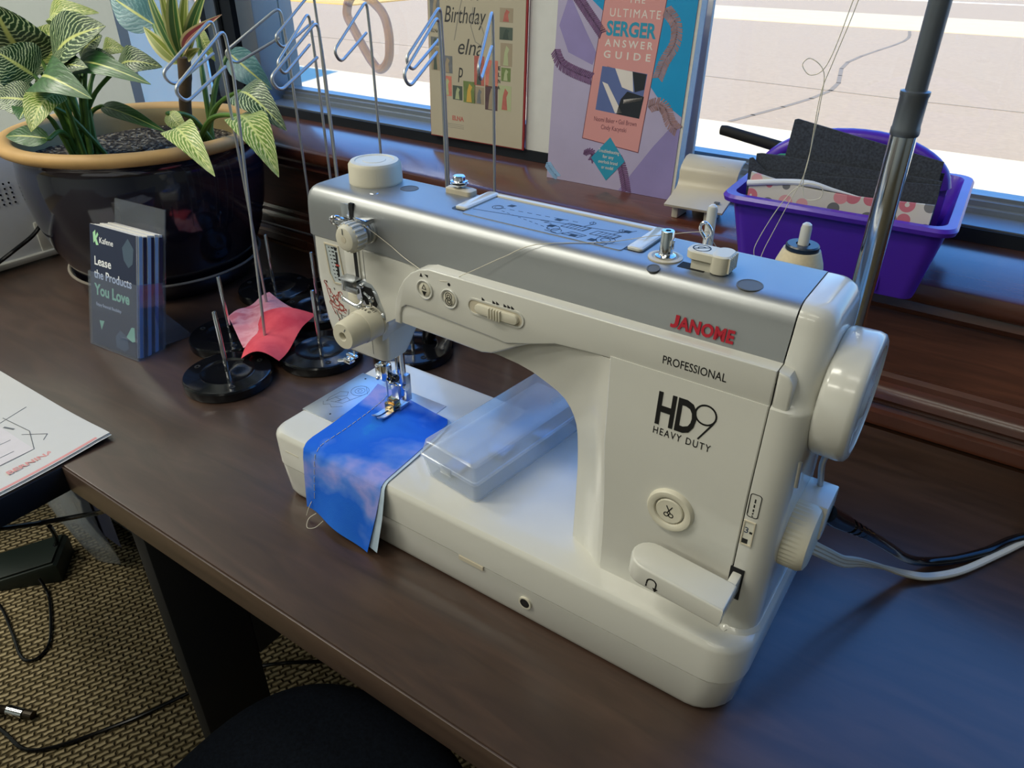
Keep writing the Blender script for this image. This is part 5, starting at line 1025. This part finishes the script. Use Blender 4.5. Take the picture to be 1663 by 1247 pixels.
inn = [(-58, 88), (-34, 101), (0, 106), (30, 103), (52, 94), (58, 84), (-52, 78)]
b = B(); ho = smooth_pts([(x, 0, z) for x, z in hp[1:-1]], 3); b.tube([MC @ Vector((p.x, 4, p.z)) for p in ho], 8, 12); obj('handle', b, purple, CD)
obj('divider', B().box(-86, 84, 1, 6, 4, 84, 1, M=MC), purple, CD); obj('cross_divider', B().box(50, 54, -86, 86, 4, 62, 1, M=MC), purple, CD)
def put(nm, P, y, th, mm, lb, cat, grp=None, lean=0):
    q = B().prism(P, 'y', y, y + th, .2, 1, M=MC @ Matrix.Rotation(lean, 4, 'X')); return tag(obj(nm, q, mm), lb, cat, grp)
put('felt_sheet', [(-84, 8), (82, 8), (80, 92), (79, 102), (-72, 92), (-87, 103), (-90, 102)], -62, 2, felt, 'charcoal felt sheet in the caddy, nearest of the dark sheets', 'felt')
put('felt_sheet', [(-82, 8), (81, 8), (79, 104), (60, 105), (-80, 107), (-85, 106)], -57, 2, felt, 'charcoal felt sheet in the caddy, just behind the nearest dark one', 'felt')
put('felt_sheet', [(-66, 8), (80, 8), (76, 119), (70, 120), (-54, 141), (-57, 140)], -50, 2, felt, 'charcoal felt sheet in the caddy, the tallest one with a slanted top', 'felt')
put('felt_sheet', [(-78, 8), (81, 8), (79, 108), (-76, 104)], -44, 2, felt, 'charcoal felt sheet in the caddy, hindmost behind the tallest one', 'felt')
m = bpy.data.materials.new('floral cotton'); m.use_nodes = True; t = m.node_tree; b_ = t.nodes['Principled BSDF']; tc = t.nodes.new('ShaderNodeTexCoord'); vz = t.nodes.new('ShaderNodeTexVoronoi'); vz.inputs['Scale'].default_value = 66; vz.inputs['Randomness'].default_value = .45
mpf = t.nodes.new('ShaderNodeMapping'); mpf.inputs['Scale'].default_value = (1, .05, 1); t.links.new(tc.outputs['Object'], mpf.inputs[0]); t.links.new(mpf.outputs[0], vz.inputs['Vector'])
dr_ = ramp(t, [(0, 'f0efe8'), (.09, 'f0efe8'), (.13, '000000'), (.40, '000000'), (.44, 'f0efe8')], 'CONSTANT'); t.links.new(vz.outputs['Distance'], dr_.inputs[0])
pr2 = ramp(t, [(0, 'c8727f'), (.22, '6f7172'), (.45, 'd7a0a4'), (.62, '7b7c7c'), (.8, 'd88f96')], 'CONSTANT'); sc2 = t.nodes.new('ShaderNodeSeparateColor'); t.links.new(vz.outputs['Color'], sc2.inputs[0]); t.links.new(sc2.outputs[0], pr2.inputs[0])
gt = t.nodes.new('ShaderNodeMath'); gt.operation = 'GREATER_THAN'; gt.inputs[1].default_value = .5; t.links.new(dr_.outputs[0], gt.inputs[0])
mx = t.nodes.new('ShaderNodeMix'); mx.data_type = 'RGBA'; t.links.new(gt.outputs[0], mx.inputs['Factor']); t.links.new(pr2.outputs[0], mx.inputs['A']); mx.inputs['B'].default_value = lin('cfcbc2'); t.links.new(mx.outputs['Result'], b_.inputs['Base Color']); b_.inputs['Roughness'].default_value = .9; floral = m
FQ = thing('folded_fabric', 'folded white cotton with pink and grey flowers at the front of the caddy', 'fabric', (365, 395, 180))
obj('fold', B().sheet(lambda u, v: MC @ Vector((-82 + 162 * u, -72 - 2 * math.sin(u * 6) - 4 * v * (1 - v), 8 + (80 - 4 * math.sin(u * 3) + 5 * (1 - u) ** 3) * v)), 24, 8, 4), floral, FQ, smooth=60)
b = B(); b.tube([MC @ Vector(p) for p in smooth_pts([(-84, -76, 82), (-60, -77, 87), (-30, -75, 90), (-4, -73.4, 87), (20, -72.6, 84)], 5)], [3] * 12 + [2.6, 2.2, 1.8, 1.5, 1.2, .9, .7, .5, .4], 10); obj('rolled_edge', b, mat('white cloth', 'd4d9e2', .85), FQ, 'plain white rolled edge')
b = B(); b.tube([Vector((214, 490, 279.6)), Vector((219, 490, 279.6)), Vector((300, 482, 270)), Vector((340, 478, 262))], [5, 5.6, 6, 5], 14); q = tag(obj('marker_pen', b, blackm), 'black stick-like pen poking out of the left of the caddy', 'pen')
b = B(); b.tube([MC @ Vector((-66 + 15 * math.cos(a), -20, 84 + 15 * math.sin(a))) for a in [k * math.pi / 12 for k in range(24)]], 1.8, 8, loop=True); tag(obj('green_ring', b, mat('green plastic', '2f8a5a', .4)), 'green plastic ring inside the caddy behind the dark felt', 'ring')

# translucent brown angular loop at the window, standing for an unidentified shape
b = B(); cz, cx0, cyw = 330, -400, 640
lp = [(-500, 362), (-487, 378), (-455, 376), (-420, 352), (-412, 322), (-416, 282), (-440, 262), (-462, 282), (-506, 345), (-500, 362)]
hexm = mat('translucent amber brown', 'c08a64', .3, trans=.35, alpha=.55, noise=.3, nscale=40)
b.tube(fillet([(x, 640, z) for x, z in lp], 14, 5), 7.5, 10); LO = tag(obj('window_loop', b, hexm), 'brown angular loop at the window behind the wire stands', 'unidentified loop')

# ------------------------------------------------------------------ cables
CB = thing('power_cable', 'black power cable plugged into the right side of the machine', 'cable', (470, 150, 100))
b = B(); b.tube([(464, 80, 146), (468, 88, 138), (475, 101, 127)], [6.5, 6.5, 6], 12); obj('plug', b, black, CB)
b = B()
for k in range(5):
    q_ = Vector((475, 101, 127)).lerp(Vector((489, 130, 102)), k / 4); d_ = Vector((14, 29, -25)).normalized(); b.tube([q_ - d_ * 2.4, q_ + d_ * 2.4], 5.6 - k * .35, 12)
obj('strain_relief', b, black, CB)
b = B(); b.tube(smooth_pts([(475, 101, 127), (490, 132, 100), (504.7, 175, 62), (517, 213, 28), (531, 240, 9), (552, 262, 5), (575, 290, 5), (601, 330, 5), (660, 380, 5), (800, 420, 5)], 8), 4, 12); obj('cord', b, black, CB)
CW = thing('pedal_cable', 'white flat foot pedal cable leaving the right side of the machine', 'cable', (470, 150, 90))
for k in (-1, 0, 1):
    b = B(); b.tube([p_ + Vector((0, -2.6 * k * (1 - min(1, p_.z / 60)), 3.4 * k * min(1, p_.z / 60) + .2)) for p_ in smooth_pts([(460, 62, 130), (465, 75, 118), (470.5, 100, 96), (479, 130, 70), (490, 165, 46), (505, 196, 24), (522, 218, 8), (540, 232, 3.2), (562, 256, 3.2), (588, 300, 3.2), (614, 344, 3.2), (640, 366, 3.2), (700, 396, 3.2), (800, 404, 3.2)], 8)], 2.1, 8); obj('cord', b, white2, CW)
CK = B(); CK.lathe([(0, 0), (18, 0), (20, 2), (20, 16), (18, 18), (0, 18)], (617, 372, 14), 'z', 28); tag(obj('cork_disc', CK, mat('cork', 'a07b46', .9, noise=.3, nscale=120)), 'round cork piece at the right edge of the photo above the cables', 'cork')

# ------------------------------------------------------------------ under and before the desk
ST = thing('office_chair', 'black padded round-cornered seat pushed under the desk front', 'chair', (115, -140, -730))
b = B(); 
def so_(s, z): return [(115 + s * 165 * math.copysign(abs(math.cos(a)) ** .8, math.cos(a)), -140 + s * 165 * math.copysign(abs(math.sin(a)) ** .8, math.sin(a)), z) for a in [k * math.pi / 32 for k in range(64)]]
b.loft([so_(.93, -318), so_(.99, -312), so_(1, -300), so_(.99, -286), so_(.95, -277), so_(.86, -271), so_(.6, -268), so_(.2, -269)]); obj('seat', b, seat_fab, ST, smooth=60)
b = B(); b.cyl((115, -140, -690), (115, -140, -318), 18, 24); obj('post', b, black, ST)
for k in range(5):
    a = k * 2 * math.pi / 5 + .3; c = Vector((115 + 250 * math.cos(a), -140 + 250 * math.sin(a), 0)); b = B(); b.tube([(115, -140, -672), (c.x, c.y, -688)], [17, 11], 12); lg = obj('leg', b, black, ST); b = B(); b.cyl((c.x - 12, c.y, -705), (c.x + 12, c.y, -705), 24, 20); obj('caster', b, black, lg)
FPd = thing('foot_pedal', 'dark wedge shaped foot pedal on the carpet at the left edge', 'foot pedal', (-1010, 20, -730))
pm = mat('dark green grey plastic', '1c2622', .5); MPd = Matrix.Translation((-1020, 28, -729.6)) @ Matrix.Rotation(math.radians(48), 4, 'Z')
b = B(); b.prism([(-70, 0), (-70, 22), (70, 52), (76, 46), (76, 0)], 'y', -48, 48, 3, 2, M=MPd); obj('body', b, pm, FPd); b = B(); b.prism([(-68, 24), (68, 53.4), (68, 57), (-68, 27.6)], 'y', -44, 44, 2, 2, M=MPd); obj('tread', b, pm, FPd)
b = B(); b.tube(smooth_pts([(-955, 20, -706), (-925, 16, -726), (-880, -2, -726.5), (-800, -44, -726.5), (-778, -72, -726.5), (-782, -92, -726.5), (-810, -96, -726.5), (-880, -78, -726.5), (-975, -58, -726.5), (-1060, -70, -726.5)], 7), 3.2, 10); obj('cord', b, black, FPd)
b = B(); b.tube(smooth_pts([(-872, -35, -482), (-892, 20, -523), (-889, 60, -541), (-844, 100, -533), (-719, 110, -461), (-560, 160, -360), (-420, 240, -250)], 8), 5, 10); hc = tag(obj('hanging_cable', b, black), 'black cable slung under the desk in front of the clear bag', 'cable')
b = B(); b.tube(smooth_pts([(-884, 56, -548), (-925, 70, -600), (-978, 84, -660), (-984, 78, -676)], 7), 4.5, 10); tag(obj('drop_cable', b, black), 'black cable dropping from the slung cable to the foot pedal', 'cable')
b = B(); b.tube(smooth_pts([(-900, -215, -726.6), (-682, -194, -726.6), (-588, -178, -726.6), (-515, -66, -726.6), (-473, 34, -726.6), (-452, 80, -722), (-380, 150, -700), (-300, 240, -726)], 8), 3.6, 10); tag(obj('floor_cable', b, black), 'black cable curving over the carpet to the desk leg', 'cable')
CT = thing('storage_cart', 'white drawer cart on casters under the desk corner', 'cart', (-960, 250, -730))
MT = Matrix.Translation((-1000, 290, 0)) @ Matrix.Rotation(math.radians(0), 4, 'Z')
b = B(); b.box(-110, 118, -80, 130, -700, -470, 4, M=MT); obj('frame', b, mat('grey white plastic', 'd4d6d8', .45), CT); 
for k in range(2): dd = obj('drawer', B().box(-104, 112, -86, -78, -694 + k * 114, -588 + k * 114, 3, M=MT), mat('clouded plastic', 'c3c8cf', .35), CT)
for (x, y) in ((-95, -60), (104, -60), (-95, 112), (104, 112)): c = MT @ Vector((x, y, -714)); b = B(); b.cyl((c.x - 9, c.y, -714), (c.x + 9, c.y, -714), 15, 20); b.cyl((c.x, c.y, -712), (c.x, c.y, -699), 5, 10); obj('caster', b, mat('grey rubber', '6d7074', .6), CT)
BG = thing('plastic_bag', 'clear plastic bag with papers hanging before the white cart', 'bag', (-960, 150, -730))
def bag(u, v): return Vector((-1110 + 245 * u + 8 * math.sin(v * 6), 140 - 12 * v + 10 * math.sin(u * 7 + v * 4) - 40 * v * (1 - v), -716 + 196 * v + 18 * math.sin(u * 3.1) * (v - 1)))
obj('film', B().sheet(bag, 24, 16, .5), bag_m, BG, smooth=80); obj('film', B().sheet(lambda u, v: bag(u, v) + Vector((0, 30 * math.sin(u * 3.14) * (1 - v) + 2, 0)), 24, 16, .5), bag_m, BG, smooth=80)
for k in range(3): obj('paper', B().box(-1080 + k * 62, -1000 + k * 66, 150 + k * 5, 151 + k * 5, -680, -560 + k * 14, 0), mat(['pale slip', 'grey slip', 'lilac slip'][k], ['8f8c8a', '77777c', '7b7a90'][k], .7), BG)
LG = thing('chair_leg', 'chrome and dark tubular chair foot on the carpet at the lower left edge', 'chair', (-690, -160, -730))
b = B(); b.tube(smooth_pts([(-760, -260, -640), (-735, -210, -690), (-705, -172, -719), (-655, -148, -722)], 6), 8, 14); obj('tube', b, mat('dark bronze tube', '3a332a', .35, .6), LG); b = B(); b.tube([(-700, -168, -719), (-672, -156, -721.5)], 9, 14); obj('ferrule', b, chrome, LG)
